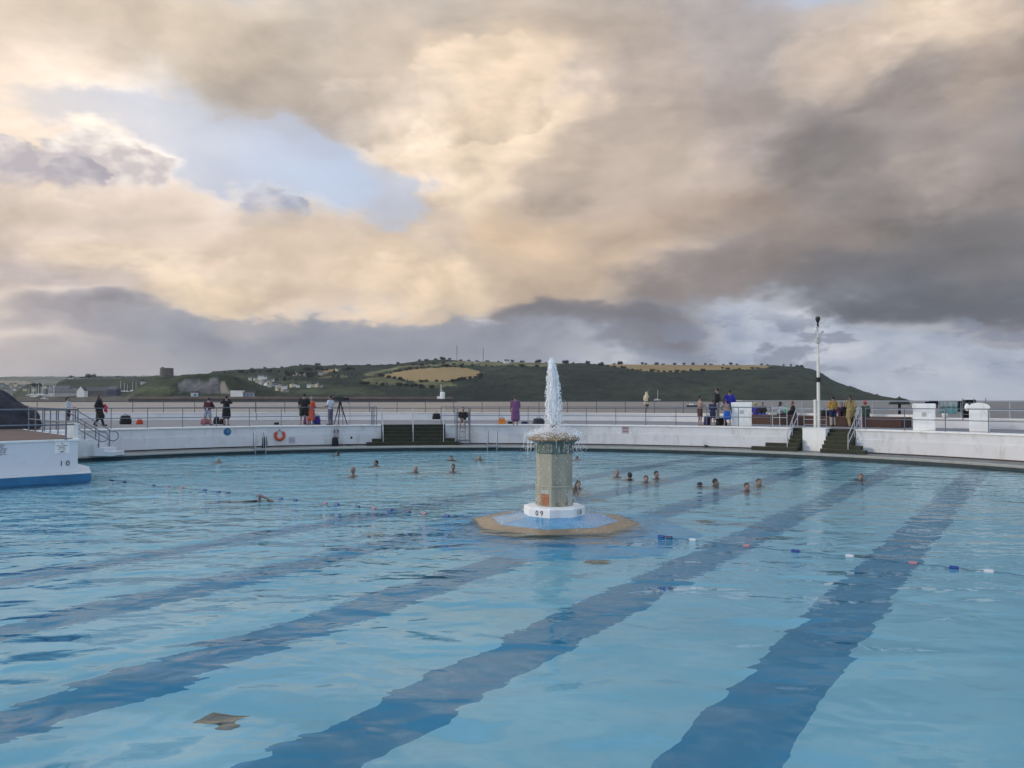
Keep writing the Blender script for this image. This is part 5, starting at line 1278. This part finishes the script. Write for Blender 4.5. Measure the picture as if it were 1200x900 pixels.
# two near-shore trees on the tower headland
for px, py, Y, k, s in ((42, 454, 3400, 2, 1.2), (224, 441, 2480, 0, .5), (106, 444, 4150, 2, 1.6), (83, 444, 4150, 0, 1.3), (340, 441, 3300, 2, 1.3), (365, 443, 3300, 2, 1.6), (392, 439, 3450, 0, 1.5), (352, 440, 3350, 0, 1.3)):
    p = at_Y(px, py, Y); copy_tree(protos[k], None, 'single dark tree on the town side of the far shore', 'trees on the far shore', p-V(0, 0, 3), k+.5, s)

# hedgerow and hillside trees
HEDGE = [([(430, 441), (447, 441.5), (462, 444), (478, 446.8), (500, 448), (530, 447), (552, 444.3), (566, 440)], 26), ([(462, 436), (490, 432), (520, 430), (548, 430.5)], 14), ([(424, 450.5), (465, 452.5), (490, 453), (515, 455.5)], 16), ([(690, 427.5), (725, 431), (755, 435.5), (790, 436.5), (830, 434), (900, 431.5)], 24), ([(345, 441), (385, 442), (420, 440)], 12), ([(355, 434), (385, 433.5), (420, 434)], 12), ([(245, 441), (275, 437.5), (300, 436), (340, 436)], 16), ([(300, 449), (330, 446), (350, 447)], 8), ([(470, 429), (520, 427), (560, 428.5), (600, 430), (650, 430)], 16)]
rq = random.Random(21)
for pts, n in HEDGE:
    for i in range(n):
        f = (i+rq.uniform(-.4, .4))/n*(len(pts)-1); f = max(0, min(len(pts)-1.001, f)); k = int(f); px = pts[k][0]+(pts[k+1][0]-pts[k][0])*(f-k); py = pts[k][1]+(pts[k+1][1]-pts[k][1])*(f-k)
        p = on_land('headland_hill', px, py); p.z -= 3; copy_tree(protos[rq.choice([0, 1, 2, 2, 3])], None, 'dark tree in the hedgerows on the slope of the headland', 'hedgerow trees on the headland slope', p, rq.uniform(0, 6), rq.uniform(.45, 1.0))
# houses ---------------------------------------------------------------
HW = mat('far_house_white', (.72, .70, .66), .8, .1, .05); HG = mat('far_house_grey', (.30, .29, .28), .8, .15, .05); SL = mat('slate_roof', (.09, .09, .10), .8, .2, .1); WN = mat('far_window_dark', (0, 0, 0)); YEL = mat('far_house_cream', (.60, .50, .34), .8, .1, .05)
def house(w, d, h, rh, m, nw=3, name='house'):
    e = empty(name); bm = NB(); box(bm, (0, 0, h/2-2), (w, d, h+4)); 
    for s in (-1, 1):
        a = [bm.verts.new((s*(w/2-.01), -d/2, h)), bm.verts.new((s*(w/2-.01), d/2, h)), bm.verts.new((s*(w/2-.01), 0, h+rh))]; bm.faces.new(a)
    obj('wall', bm, m, e)
    bm = NB(); A = [(-w/2-.4, -d/2-.5, h-.4), (w/2+.4, -d/2-.5, h-.4), (w/2+.4, 0, h+rh+.2), (-w/2-.4, 0, h+rh+.2), (-w/2-.4, d/2+.5, h-.4), (w/2+.4, d/2+.5, h-.4)]
    v = [bm.verts.new(a) for a in A]; bm.faces.new((v[0], v[1], v[2], v[3])); bm.faces.new((v[3], v[2], v[5], v[4])); bmesh.ops.solidify(bm, geom=list(bm.faces), thickness=.3)
    rf = obj('roof', bm, SL, e); bm = NB(); box(bm, (w*.32, 0, h+rh+.8), (1.4, 1.4, 2.6)); obj('chimney', bm, HG, rf)
    for i in range(nw):
        bm = NB(); x = -w/2+w*(i+.5)/nw
        for z in ((h*.3, h*.72) if h > 6 else (h*.5,)): box(bm, (x, -d/2-.05, z), (w/nw*.4, .2, h*.18))
        obj('window', bm, WN, e)
    return e
hp = [house(14, 10, 8, 5, HW), house(22, 11, 9, 5, HW, 4), house(14, 10, 8, 5, YEL), house(18, 10, 8, 5, HG, 3)]
hl = ['small white gabled house among the far houses', 'wide white slate-roofed house among the far houses', 'cream gabled house among the far houses', 'grey rendered house among the far houses']
hs = ['small white gabled house', 'wide white slate-roofed house', 'cream gabled house', 'grey rendered house']
hu = set()
HGR = {'houses of the far village': 'in the village below the headland', 'houses on the headland skyline': 'alone on the headland skyline', 'houses of the town on the left skyline': 'of the town left of the fort tower', 'houses behind the marina': 'behind the marina masts'}
def put_house(k, px, py, Y, rz, s, grp):
    p = at_Y(px, py, Y); lb = hs[k]+' '+HGR[grp]; grp = grp+', '+hs[k]
    if k not in hu: o = hp[k]; hu.add(k); o.location = p; o.rotation_euler = (0, 0, rz); o.scale = (s,)*3; tag(o, lb, 'house', grp)
    else: copy_tree(hp[k], None, lb, grp, p, rz, s)
rh_ = random.Random(9)
VIL = [(293, 443.2), (299, 443.6), (304, 444.2), (306, 442), (311, 442), (308, 446), (313, 446.5), (318, 448), (316, 451), (322, 450), (325, 452), (329, 451.5), (319, 446), (312, 449), (325, 455), (331, 456), (336, 457), (342, 451), (345, 450.5), (349, 451.5), (362, 451.5), (366, 450.8), (371, 451), (376, 451.5), (301, 446), (333, 453.5), (305, 448), (395, 432.5), (376, 437)]
for i, (px, py) in enumerate(VIL): put_house(rh_.choice([0, 0, 1, 2, 2, 3]), px, py+1.6, 2840 if py > 440 else 3300, rh_.uniform(-.7, .7), rh_.uniform(.8, 1.15), 'houses of the far village')
for px, py, k in ((558.5, 426.2, 0), (593.5, 425.4, 1), (549, 426, 0)): put_house(k, px, py, 3700, .3, 1.2, 'houses on the headland skyline')
TOWN = [(px, 445.5+rh_.uniform(-1.2, 1.0)) for px in np.linspace(82, 184, 34)]+[(px, 450+rh_.uniform(-1, 1)) for px in np.linspace(168, 182, 5)]
for i, (px, py) in enumerate(TOWN): put_house(rh_.choice([0, 1, 2, 3, 3, 3]), px, py, 4080 if py < 448 else 3500, rh_.uniform(-.6, .6), rh_.uniform(.9, 1.4), 'houses of the town on the left skyline')
for i in range(26):
    px = rh_.uniform(-8, 70); py = 455+rh_.uniform(-3, 3); put_house(rh_.choice([0, 3, 3, 2]), px, py, 3200, rh_.uniform(-.5, .5), rh_.uniform(.6, 1.0), 'houses behind the marina')
# waterfront buildings
def long_building(px0, px1, pyb, pyt, Y, m, label, roof=SL, nwin=10, frac=.55, gable=False):
    a = at_Y(px0, pyb, Y); b = at_Y(px1, pyb, Y); h = (pyb-pyt)/F*Y; w = b.x-a.x
    e = empty('waterfront_building', ((a.x+b.x)/2, Y, a.z), 0, label, 'building')
    bm = NB(); box(bm, (0, 0, h*frac/2-3), (w, 30, h*frac+6)); obj('wall', bm, m, e)
    bm = NB(); z0 = h*frac; A = [(-w/2-1, -17, z0-.5), (w/2+1, -17, z0-.5), (w/2+1-(0 if gable else 3), 0, h), (-w/2-1+(0 if gable else 3), 0, h), (-w/2-1, 17, z0-.5), (w/2+1, 17, z0-.5)]
    v = [bm.verts.new(q) for q in A]; bm.faces.new((v[0], v[1], v[2], v[3])); bm.faces.new((v[3], v[2], v[5], v[4])); bm.faces.new((v[0], v[3], v[4])); bm.faces.new((v[1], v[5], v[2])); bm.faces.new((v[0], v[4], v[5], v[1])); obj('roof', bm, roof, e)
    for i in range(nwin):
        bm = NB(); x = -w/2+w*(i+.5)/nwin; box(bm, (x, -15.2, h*frac*.55), (w/nwin*.5, .4, h*frac*.4)); obj('window', bm, WN, e)
    return e
long_building(67, 84, 463, 452, 2750, HG, 'grey-roofed waterfront block left of the white gabled hall', nwin=8)
long_building(84, 98, 462, 455, 2700, HG, 'low grey building between the grey block and the white gabled hall', nwin=5)
long_building(100, 139, 464, 453.5, 2750, mat('brown_stone', (.10, .09, .08), .85), 'long brown waterfront building right of the white gabled hall', mat('brown_slate', (.06, .058, .06), .8), 14)
long_building(128, 139, 461, 452.5, 2640, mat('navy_cladding', (.02, .03, .07), .6), 'small dark blue building at the right end of the long brown one', nwin=3)
p = at_Y(96.5, 464, 2650); e = house(22, 26, 18, 15, HW, 0, 'gabled_hall'); e.location = p; e.rotation_euler = (0, 0, PI/2); tag(e, 'white gable-fronted hall on the far waterfront', 'hall')
p = at_Y(284, 464.5, 2120); e = empty('boat_shed', p, 0, 'white shed with blue-doored wing at the foot of the cliff', 'shed')
bm = NB(); box(bm, (-13, 0, 7), (34, 16, 18)); obj('white_hall', bm, HW, e); bm = NB(); box(bm, (17, 2, 4), (28, 14, 14)); obj('wing_wall', bm, HG, e); bm = NB(); box(bm, (17, 1, 12), (30, 16, 2)); obj('wing_roof', bm, SL, e)
for i in range(3): bm = NB(); box(bm, (8+i*9, -5.3, 4), (5.5, .6, 8)); obj('door', bm, mat('far_door_blue', (.08, .13, .22), .6), e)
p = at_Y(228, 464.5, 2120); e = empty('quay_shed', p, 0, 'small pale blue shed on the shore below the quarry cliff', 'shed'); bm = NB(); box(bm, (0, 0, 4), (18, 8, 9)); obj('wall', bm, mat('pale_blue_shed', (.35, .45, .52), .7), e); bm = NB(); box(bm, (0, 0, 9), (19, 9, 1)); obj('roof', bm, HW, e); bm = NB(); box(bm, (3, -4.2, 4), (6, .4, 5)); obj('door', bm, WN, e)
# boats in the marina
def yacht():
    e = empty('yacht'); bm = NB(); n = 9; rows = []
    for i in range(n):
        t = i/(n-1); x = -7+14*t; w = 2.1*math.sin(PI*min(1, .25+t*.75))**.7*(1-.1*t)+.05; rows.append([bm.verts.new((x, -w, 1.5)), bm.verts.new((x, -w*.6, -.3)), bm.verts.new((x, w*.6, -.3)), bm.verts.new((x, w, 1.5))])
    for a, b in zip(rows, rows[1:]):
        for k in range(4): bm.faces.new((a[k], a[(k+1) % 4], b[(k+1) % 4], b[k]))
    bm.faces.new(rows[0]); bm.faces.new(rows[-1][::-1]); obj('hull', bm, HW, e)
    bm = NB(); box(bm, (-.8, 0, 2), (5, 2.4, 1.0)); bevel_all(bm, .2, 1); obj('cabin', bm, HW, e)
    bm = NB(); tube(bm, [(.6, 0, 1.5), (.6, 0, 21)], .35, 5); tube(bm, [(.6, 0, 3), (-5, 0, 3)], .2, 5); tube(bm, [(.6, -1.5, 13), (.6, 1.5, 13)], .12, 4); obj('mast', bm, mat('mast_pale', (.6, .6, .6), .5), e)
    return e
yp = yacht(); first = True; ry = random.Random(4)
ypos = [(ry.uniform(31, 66), ry.uniform(462.5, 465.5)) for i in range(22)]+[(145.5, 459), (155, 458.5), (159, 458.5), (165.5, 457.5), (149, 459), (141, 459)]
for px, py in ypos:
    Y = 2750; p = at_Y(px, py, Y); s = ry.uniform(1.3, 2.0)
    lb = 'moored white sailing yacht with bare mast in the far marina' if px < 100 else 'moored white sailing yacht in the gap left of the fort tower'
    if first: yp.location = p; yp.scale = (s,)*3; yp.rotation_euler = (0, 0, ry.uniform(-.6, .6)); tag(yp, lb, 'yacht', ('yachts in the far marina' if px < 100 else 'yachts left of the fort tower')); first = False
    else: copy_tree(yp, None, lb, ('yachts in the far marina' if px < 100 else 'yachts left of the fort tower'), p, ry.uniform(-.6, .6), s)
copy_tree(yp, None, 'single white motor yacht lying off the marina just above the railing', 'boats under way', at_Y(52, 467.6, 1700), .3, 1.1)
copy_tree(yp, None, 'tiny sailing boat far off against the dark hillside right of the statue', 'boats under way', at_Y(770.5, 469.0, 2300), .3, 1.5)
# small launch and green buoy
p = at_z(811, 472.5, ZS); 
def hull(L, W_, H_, m, name, label, px, py, Y, rz=0):
    p = XY(px, Y)+V(0, 0, ZS); e = empty(name, p, rz, label, 'boat'); bm = NB(); rows = []
    for i in range(9):
        t = i/8; x = -L/2+L*t; w = W_/2*math.sin(PI*min(1, .3+t*.7))**.6+.03; rows.append([bm.verts.new((x, -w, H_)), bm.verts.new((x, -w*.7, -.2)), bm.verts.new((x, w*.7, -.2)), bm.verts.new((x, w, H_))])
    for a, b in zip(rows, rows[1:]):
        for k in range(4): bm.faces.new((a[k], a[(k+1) % 4], b[(k+1) % 4], b[k]))
    bm.faces.new(rows[0]); bm.faces.new(rows[-1][::-1]); obj('hull', bm, m, e); bm = NB(); box(bm, (-L*.05, 0, H_+H_*.5), (L*.35, W_*.6, H_)); bevel_all(bm, .08, 1); obj('wheelhouse', bm, HW, e)
    bm = NB(); tube(bm, [(0, 0, H_*2), (0, 0, H_*3.4)], .06, 5); obj('mast', bm, BLACK, e)
hull(9, 3, 1.3, mat('dark_hull', (.03, .04, .06), .5), 'launch', 'small dark-hulled launch on the sea left of the bare-chested person', 811, 472, 620)
hull(26, 7, 2.6, mat('red_brown_hull', (.14, .045, .035), .6), 'ferry', 'low red-brown boat on the sea behind the big white block', 866, 471, 900, .1)
Yg = 220; p = XY(919.5, Yg)+V(0, 0, ZS); e = empty('navigation_buoy', p, 0, 'bright green cone navigation buoy on the sea above the brick tier', 'buoy')
GRN = mat('buoy_green', (.03, .30, .07), .45, .15, 1)
bm = NB(); lathe(bm, [(.2, -.4), (1.15, -.3), (1.15, .5), (1.0, .6)], 20); obj('float', bm, GRN, e); bm = NB(); lathe(bm, [(1.0, .6), (.85, 1.6), (.42, 2.9), (.12, 3.7), (.05, 3.8)], 20); obj('cone', bm, GRN, e)
bm = NB(); tube(bm, [(-.25, 0, 3.6), (-.25, 0, 4.9)], .06, 6); box(bm, (-.25, 0, 5.1), (.5, .5, .3)); obj('topmark', bm, GRN, e)
# ------------------------------------------------------------------ sky
SUN_AZ, SUN_EL = R(-105), R(13)      # azimuth from +Y clockwise: low, to the left and a little behind the viewer
w = bpy.data.worlds.new('World'); scene.world = w; w.use_nodes = True; t = NT(w.node_tree)
bg = t.n['Background']; bg.inputs['Strength'].default_value = .1
nis = t.node('ShaderNodeTexSky', sky_type='NISHITA'); nis.sun_disc = False; nis.sun_elevation = SUN_EL; nis.sun_rotation = SUN_AZ; nis.dust_density = 1.5; nis.altitude = 10
d = t.node('ShaderNodeTexCoord').outputs['Generated']; d = t.vec('NORMALIZE', d)
sx = t.node('ShaderNodeSeparateXYZ'); t.l.new(d, sx.inputs[0]); X_, Y_, Z_ = sx.outputs
az = t.math('MULTIPLY', t.math('ARCTAN2', X_, Y_), 900.0); el = t.math('MULTIPLY', t.math('ARCSINE', Z_), 900.0)
cb = t.node('ShaderNodeCombineXYZ'); t.l.new(az, cb.inputs[0]); t.l.new(el, cb.inputs[1]); P0 = cb.outputs[0]
dn = t.mapping(d, (1, 1, 2.0))
def center(v, amp):      # noise colour -> centred vector
    return t.vec('MULTIPLY', t.vec('SUBTRACT', v, (.5, .5, .5)), amp)
nA = t.vec('SUBTRACT', t.noise(dn, 3.2, 3, .5, color=True), (.5, .5, .5)); nB = t.vec('SUBTRACT', t.noise(dn, 10.5, 3, .55, color=True), (.5, .5, .5)); nD = t.vec('SUBTRACT', t.noise(dn, 32, 3, .58, color=True), (.5, .5, .5))
def cm(v, amp): return t.vec('MULTIPLY', v, amp)
wA = cm(nA, (310, 155, 0))
wB = t.vec('ADD', cm(nB, (95, 55, 0)), cm(nD, (22, 13, 0)))
P1w = t.vec('ADD', P0, t.vec('ADD', wA, wB))
def ae(px, py):
    dx = px-600; return (math.atan2(dx, 900)*900, math.atan2(HOR-py, math.hypot(900, dx))*900, 0)
BL = [  # px, py, sx, sy, sRGB
 (40, 15, 120, 45, (206, 192, 172)), (240, 45, 130, 40, (204, 190, 168)), (330, 95, 70, 30, (168, 158, 148)), (460, 20, 120, 35, (190, 178, 162)), (470, 90, 70, 35, (196, 182, 164)),
 (585, 105, 50, 45, (238, 216, 186)), (600, 190, 55, 55, (222, 203, 176)), (520, 160, 50, 40, (234, 216, 192)), (520, 270, 60, 40, (202, 186, 166)), (650, 40, 90, 40, (186, 172, 156)), (720, 110, 70, 50, (178, 165, 154)), (720, 200, 80, 50, (184, 170, 156)),
 (830, 40, 90, 40, (168, 160, 156)), (860, 150, 60, 50, (158, 148, 142)), (980, 60, 60, 40, (186, 172, 158)), (1110, 25, 90, 30, (212, 194, 170)), (1160, 90, 60, 40, (176, 162, 150)), (1080, 110, 50, 40, (150, 143, 140)), (980, 190, 70, 45, (126, 121, 120)), (1090, 200, 60, 35, (158, 148, 142)), (1180, 190, 60, 40, (150, 141, 136)),
 (800, 260, 100, 35, (172, 156, 142)), (930, 290, 90, 35, (138, 128, 122)), (1080, 290, 90, 35, (112, 111, 112)), (1190, 300, 80, 40, (106, 107, 111)), (1180, 362, 110, 22, (80, 86, 96)), (1000, 335, 100, 18, (100, 102, 108)), (860, 335, 90, 18, (130, 122, 120)),
 (670, 290, 80, 40, (200, 176, 146)), (640, 340, 90, 22, (184, 165, 142)), (480, 345, 70, 20, (222, 200, 168)), (420, 320, 100, 30, (208, 188, 162)), (290, 300, 100, 40, (208, 190, 168)), (240, 345, 70, 20, (226, 205, 172)), (80, 250, 90, 30, (208, 194, 180)), (110, 300, 80, 25, (216, 198, 174)), (30, 300, 50, 30, (176, 166, 164)), (70, 340, 110, 16, (158, 150, 152)), (10, 240, 40, 25, (212, 198, 182)),
 (60, 390, 140, 18, (150, 148, 156)), (260, 400, 130, 18, (142, 144, 154)), (480, 395, 120, 16, (138, 142, 152)), (620, 375, 90, 12, (118, 118, 124)), (760, 375, 90, 12, (108, 109, 118)), (100, 440, 200, 16, (158, 156, 160)), (400, 432, 160, 14, (140, 146, 158)), (560, 420, 60, 16, (136, 145, 160)),
 (700, 412, 70, 10, (176, 182, 190)), (810, 402, 50, 12, (118, 126, 142)), (900, 375, 50, 20, (168, 178, 192)), (880, 425, 70, 10, (150, 160, 176)), (960, 400, 50, 25, (172, 180, 192)), (1020, 420, 60, 22, (180, 186, 196)), (1085, 415, 30, 18, (160, 164, 178)), (1110, 400, 80, 10, (172, 180, 190)), (1100, 445, 90, 14, (160, 168, 180)), (1190, 430, 60, 22, (150, 158, 172)), (760, 445, 100, 12, (150, 158, 170)), (1000, 455, 90, 12, (164, 171, 182)),
 (60, 462, 260, 14, (150, 150, 157)), (500, 460, 300, 14, (138, 142, 152)),
 # beyond the frame, so that reflections and light stay plausible
 (-130, 120, 110, 130, (212, 198, 182)), (-160, 330, 110, 90, (200, 186, 174)), (-200, 430, 150, 30, (160, 156, 162)), (-620, 220, 260, 260, (345, 318, 280)), (-700, 440, 260, 50, (240, 228, 216)), (1650, 250, 260, 220, (120, 118, 122)), (1500, 440, 200, 40, (150, 156, 168)), (300, -300, 300, 160, (178, 202, 232)), (900, -300, 300, 160, (164, 190, 222))]
num = None; den = None
for px, py, s1, s2, c in BL:
    a = ae(px, py); s1 *= .82; s2 *= .82
    q = t.vec('MULTIPLY', t.vec('SUBTRACT', P1w, a), (1/s1, 1/s2, 0)); g = t.math('POWER', .36788, t.vec('DOT_PRODUCT', q, q))
    cv = t.vec('SCALE', lin(c), scale=g)
    num = cv if num is None else t.vec('ADD', num, cv); den = g if den is None else t.math('ADD', den, g)
base = tuple(v*1.55 for v in lin((158, 180, 204))); k0 = .012
num = t.vec('ADD', num, tuple(b*k0 for b in base)); den = t.math('ADD', den, k0)
cloud = t.vec('SCALE', num, scale=t.math('DIVIDE', 1.0, den))
# billows: height-field noise lit from the sun's side
sd = Vector((math.sin(SUN_AZ)*math.cos(SUN_EL), math.cos(SUN_AZ)*math.cos(SUN_EL), math.sin(SUN_EL)+.45)).normalized()
def billow(scale, off, det=6, rough=.55, src=None):
    s = src or dn
    a = t.noise(s, scale, det, rough); b = t.noise(t.vec('ADD', s, tuple(sd*off)), scale, det, rough); return t.math('SUBTRACT', a, b), a
wd = t.vec('ADD', dn, cm(nA, (.13, .13, .13)))
r1, n1 = billow(4.2, .045, 5, .52, wd); r2, n2 = billow(12, .018, 4, .55, wd)
# relief fades toward the horizon band
fade = t.mapr(el, 20, 140, .35, 1.0)
sh = t.math('ADD', t.math('MULTIPLY', r1, 1.1), t.math('MULTIPLY', r2, .30)); sh = t.math('ADD', sh, t.math('MULTIPLY', t.math('SUBTRACT', n1, .5), .22))
cloud = t.vec('SCALE', cloud, scale=t.math('ADD', 1.0, t.math('MULTIPLY', sh, fade)))
hs_ = t.node('ShaderNodeHueSaturation'); hs_.inputs['Saturation'].default_value = .88; t.l.new(cloud, hs_.inputs['Color']); cloud = t.vec('MULTIPLY', hs_.outputs[0], (1.08, 1.03, 1.01))
# clear gap
def gsum(L):
    s = None
    for px, py, s1, s2, wgt in L:
        q = t.vec('MULTIPLY', t.vec('SUBTRACT', P2w, ae(px, py)), (1/s1, 1/s2, 0)); g = t.math('MULTIPLY', t.math('EXPONENT', t.math('MULTIPLY', t.vec('DOT_PRODUCT', q, q), -1.0)), wgt)
        s = g if s is None else t.math('ADD', s, g)
    return s
P2w = t.vec('ADD', P0, t.vec('ADD', cm(nA, (70, 40, 0)), t.vec('ADD', cm(nB, (100, 60, 0)), cm(nD, (40, 26, 0)))))
gap = gsum([(430, 215, 78, 38, 1.1), (470, 250, 50, 25, .7), (345, 165, 60, 42, .85), (240, 155, 80, 36, .62), (120, 125, 80, 28, .62), (30, 135, 60, 26, .4), (245, 205, 60, 30, .7), (860, 372, 16, 10, 0), (-700, 100, 200, 80, .7), (2200, 150, 300, 100, .6)])
gm = t.math('MULTIPLY', t.sstep(gap, .34, .74), t.mapr(n1, .35, .6, .62, 1.0))
clear = t.vec('ADD', t.vec('SCALE', nis.outputs[0], scale=.045), lin((150, 160, 182)))
clear = t.mix(t.mapr(az, -560, -120, 0, 1), lin((206, 204, 208))+(1,), t.vec('ADD', t.vec('SCALE', nis.outputs[0], scale=.02), lin((172, 184, 208))))
colr = t.mix(t.math('MULTIPLY', gm, .92), cloud, clear)
# a few puffs in front of the gap
def puff(colr, px, py, s1, s2, dark, lite, al=1.0, soft=0.0):
    q = t.vec('MULTIPLY', t.vec('SUBTRACT', P3w, ae(px, py)), (1/s1, 1/s2, 0)); r = t.vec('LENGTH', q); m_ = t.math('MULTIPLY', t.sstep(r, 1.03, .90-soft), al)
    lit = t.sstep(t.vec('DOT_PRODUCT', q, (-.35, .9, 0)), .05, .95)
    lit = t.math('ADD', lit, t.math('MULTIPLY', r2, 4.5), clamp=True)
    return t.mix(m_, colr, t.mix(lit, lin(dark)+(1,), lin(lite)+(1,)))
P3w = t.vec('ADD', P0, t.vec('ADD', cm(nB, (34, 28, 0)), cm(nD, (34, 30, 0))))
def lobe(colr, px, py, s1, s2, k, soft=.25):
    q = t.vec('MULTIPLY', t.vec('SUBTRACT', P4w, ae(px, py)), (1/s1, 1/s2, 0)); m_ = t.sstep(t.vec('DOT_PRODUCT', q, q), 1.0, 1.0-soft*2)
    lit = t.math('ADD', t.vec('DOT_PRODUCT', q, (-.28, .62, 0)), t.math('MULTIPLY', r2, 1.2)); return t.vec('SCALE', colr, scale=t.math('MULTIPLY_ADD', t.math('MULTIPLY', lit, m_), k, 1.0))
P4w = t.vec('ADD', P0, t.vec('ADD', cm(nB, (70, 60, 0)), cm(nD, (30, 26, 0))))
for a_ in ((1120, 55, 100, 52, .30), (980, 85, 90, 46, .30), (1065, 225, 105, 44, .34), (890, 200, 90, 52, .22), (740, 110, 90, 60, .20), (650, 190, 75, 60, .26), (565, 105, 85, 62, .34, .12), (520, 200, 60, 45, .26), (430, 130, 70, 34, .30), (480, 335, 110, 36, .26), (250, 330, 110, 38, .26), (90, 290, 90, 34, .24), (70, 335, 110, 24, .24)):
    colr = lobe(colr, *a_)
colr = puff(colr, 120, 192, 68, 34, (204, 194, 194), (255, 245, 234))
colr = puff(colr, 85, 204, 32, 22, (172, 166, 174), (206, 198, 200))
colr = puff(colr, -10, 196, 42, 34, (186, 178, 182), (240, 226, 220))
colr = puff(colr, 318, 246, 40, 24, (158, 164, 182), (200, 200, 210))
# soft cloud bank hiding the feet of the puffs
q = t.vec('MULTIPLY', t.vec('SUBTRACT', P2w, ae(170, 250)), (1/330, 1/32, 0)); bank = t.math('EXPONENT', t.math('MULTIPLY', t.vec('DOT_PRODUCT', q, q), -1.3))
colr = t.mix(t.math('MULTIPLY', t.sstep(bank, .25, .75), .85), colr, cloud)
# bright nick under the big cloud
q = t.vec('MULTIPLY', t.vec('SUBTRACT', P3w, ae(560, 376)), (1/17, 1/7, 0)); g = t.math('EXPONENT', t.math('MULTIPLY', t.vec('DOT_PRODUCT', q, q), -1.0)); colr = t.mix(t.math('MULTIPLY', g, .8), colr, lin((205, 205, 210))+(1,))
q = t.vec('MULTIPLY', t.vec('SUBTRACT', P3w, ae(1053, 415)), (1/9, 1/13, 0)); g = t.math('EXPONENT', t.math('MULTIPLY', t.vec('DOT_PRODUCT', q, q), -1.0)); colr = t.mix(t.math('MULTIPLY', g, .8), colr, lin((206, 198, 196))+(1,))
def yl(py): return ae(600, py)[1]
ws = t.node('ShaderNodeSeparateXYZ'); t.l.new(P3w, ws.inputs[0]); wy = ws.outputs[1]
mU = t.math('MULTIPLY', t.math('MULTIPLY', t.sstep(wy, yl(370), yl(384)), t.math('MULTIPLY', t.sstep(az, ae(60, 400)[0], ae(260, 400)[0]), t.sstep(az, ae(800, 400)[0], ae(620, 400)[0]))), t.sstep(el, yl(440), yl(400)))
colr = t.mix(t.math('MULTIPLY', mU, .8), colr, t.mix(n2, lin((112, 116, 130))+(1,), lin((166, 168, 178))+(1,)))
line = t.mapr(az, ae(840, 350)[0], ae(1200, 400)[0], ae(840, 352)[1], ae(1200, 402)[1])
mR = t.math('MULTIPLY', t.sstep(t.math('SUBTRACT', wy, line), 4, -9), t.sstep(az, ae(800, 400)[0], ae(870, 400)[0]))
colr = t.mix(t.math('MULTIPLY', mR, .8), colr, t.mix(t.mapr(n2, .3, .7, 0, 1), lin((140, 152, 174))+(1,), lin((204, 208, 216))+(1,)))
# scattered dark scud over the pale strip at the lower right
scn = t.noise(t.mapping(d, (1, 1, 2.6)), 13, 4, .6); low = t.math('MULTIPLY', t.sstep(el, 112, 70), t.sstep(az, 40, 220)); scm = t.math('MULTIPLY', t.math('MULTIPLY', t.sstep(scn, .50, .60), low), t.sstep(el, 12, 40))
colr = t.mix(t.math('MULTIPLY', scm, .75), colr, lin((124, 131, 148))+(1,))
t.l.new(t.vec('SCALE', colr, scale=10.0), bg.inputs['Color'])
w.cycles.sampling_method = 'NONE'

# ------------------------------------------------------------------ sun, haze
sun = bpy.data.lights.new('sun', 'SUN'); so = bpy.data.objects.new('sun', sun); COL.objects.link(so); sun.energy = 1.3; sun.angle = R(10); sun.color = (1, .86, .70)
sdir = Vector((math.sin(SUN_AZ)*math.cos(SUN_EL), math.cos(SUN_AZ)*math.cos(SUN_EL), math.sin(SUN_EL))); so.rotation_euler = sdir.to_track_quat('Z', 'Y').to_euler(); so.location = (0, 0, 50)
HZ = True
if HZ:
    m = bpy.data.materials.new('haze'); m.use_nodes = True; nt = m.node_tree; nt.nodes.remove(nt.nodes['Principled BSDF']); pv = nt.nodes.new('ShaderNodeVolumePrincipled')
    pv.inputs['Density'].default_value = 2.2e-5; pv.inputs['Color'].default_value = (.80, .86, .95, 1); pv.inputs['Anisotropy'].default_value = .1
    nt.links.new(pv.outputs[0], nt.nodes['Material Output'].inputs['Volume'])
    bm = NB(); box(bm, (0, 9900, 250-6+0), (46000, 23000, 512)); tag(obj('haze', bm, m), kind='stuff')

# ------------------------------------------------------------------ render settings
scene.render.engine = 'CYCLES'
scene.view_settings.view_transform = 'Standard'; scene.view_settings.look = 'None'; scene.view_settings.gamma = 1; scene.view_settings.exposure = .12
c = scene.cycles; c.max_bounces = 8; c.transmission_bounces = 6; c.glossy_bounces = 4; c.diffuse_bounces = 3; c.transparent_max_bounces = 6; c.volume_bounces = 0
c.caustics_refractive = True; c.caustics_reflective = False; c.sample_clamp_indirect = 4; c.use_denoising = True; c.use_adaptive_sampling = True; c.adaptive_threshold = .02; c.adaptive_min_samples = 16
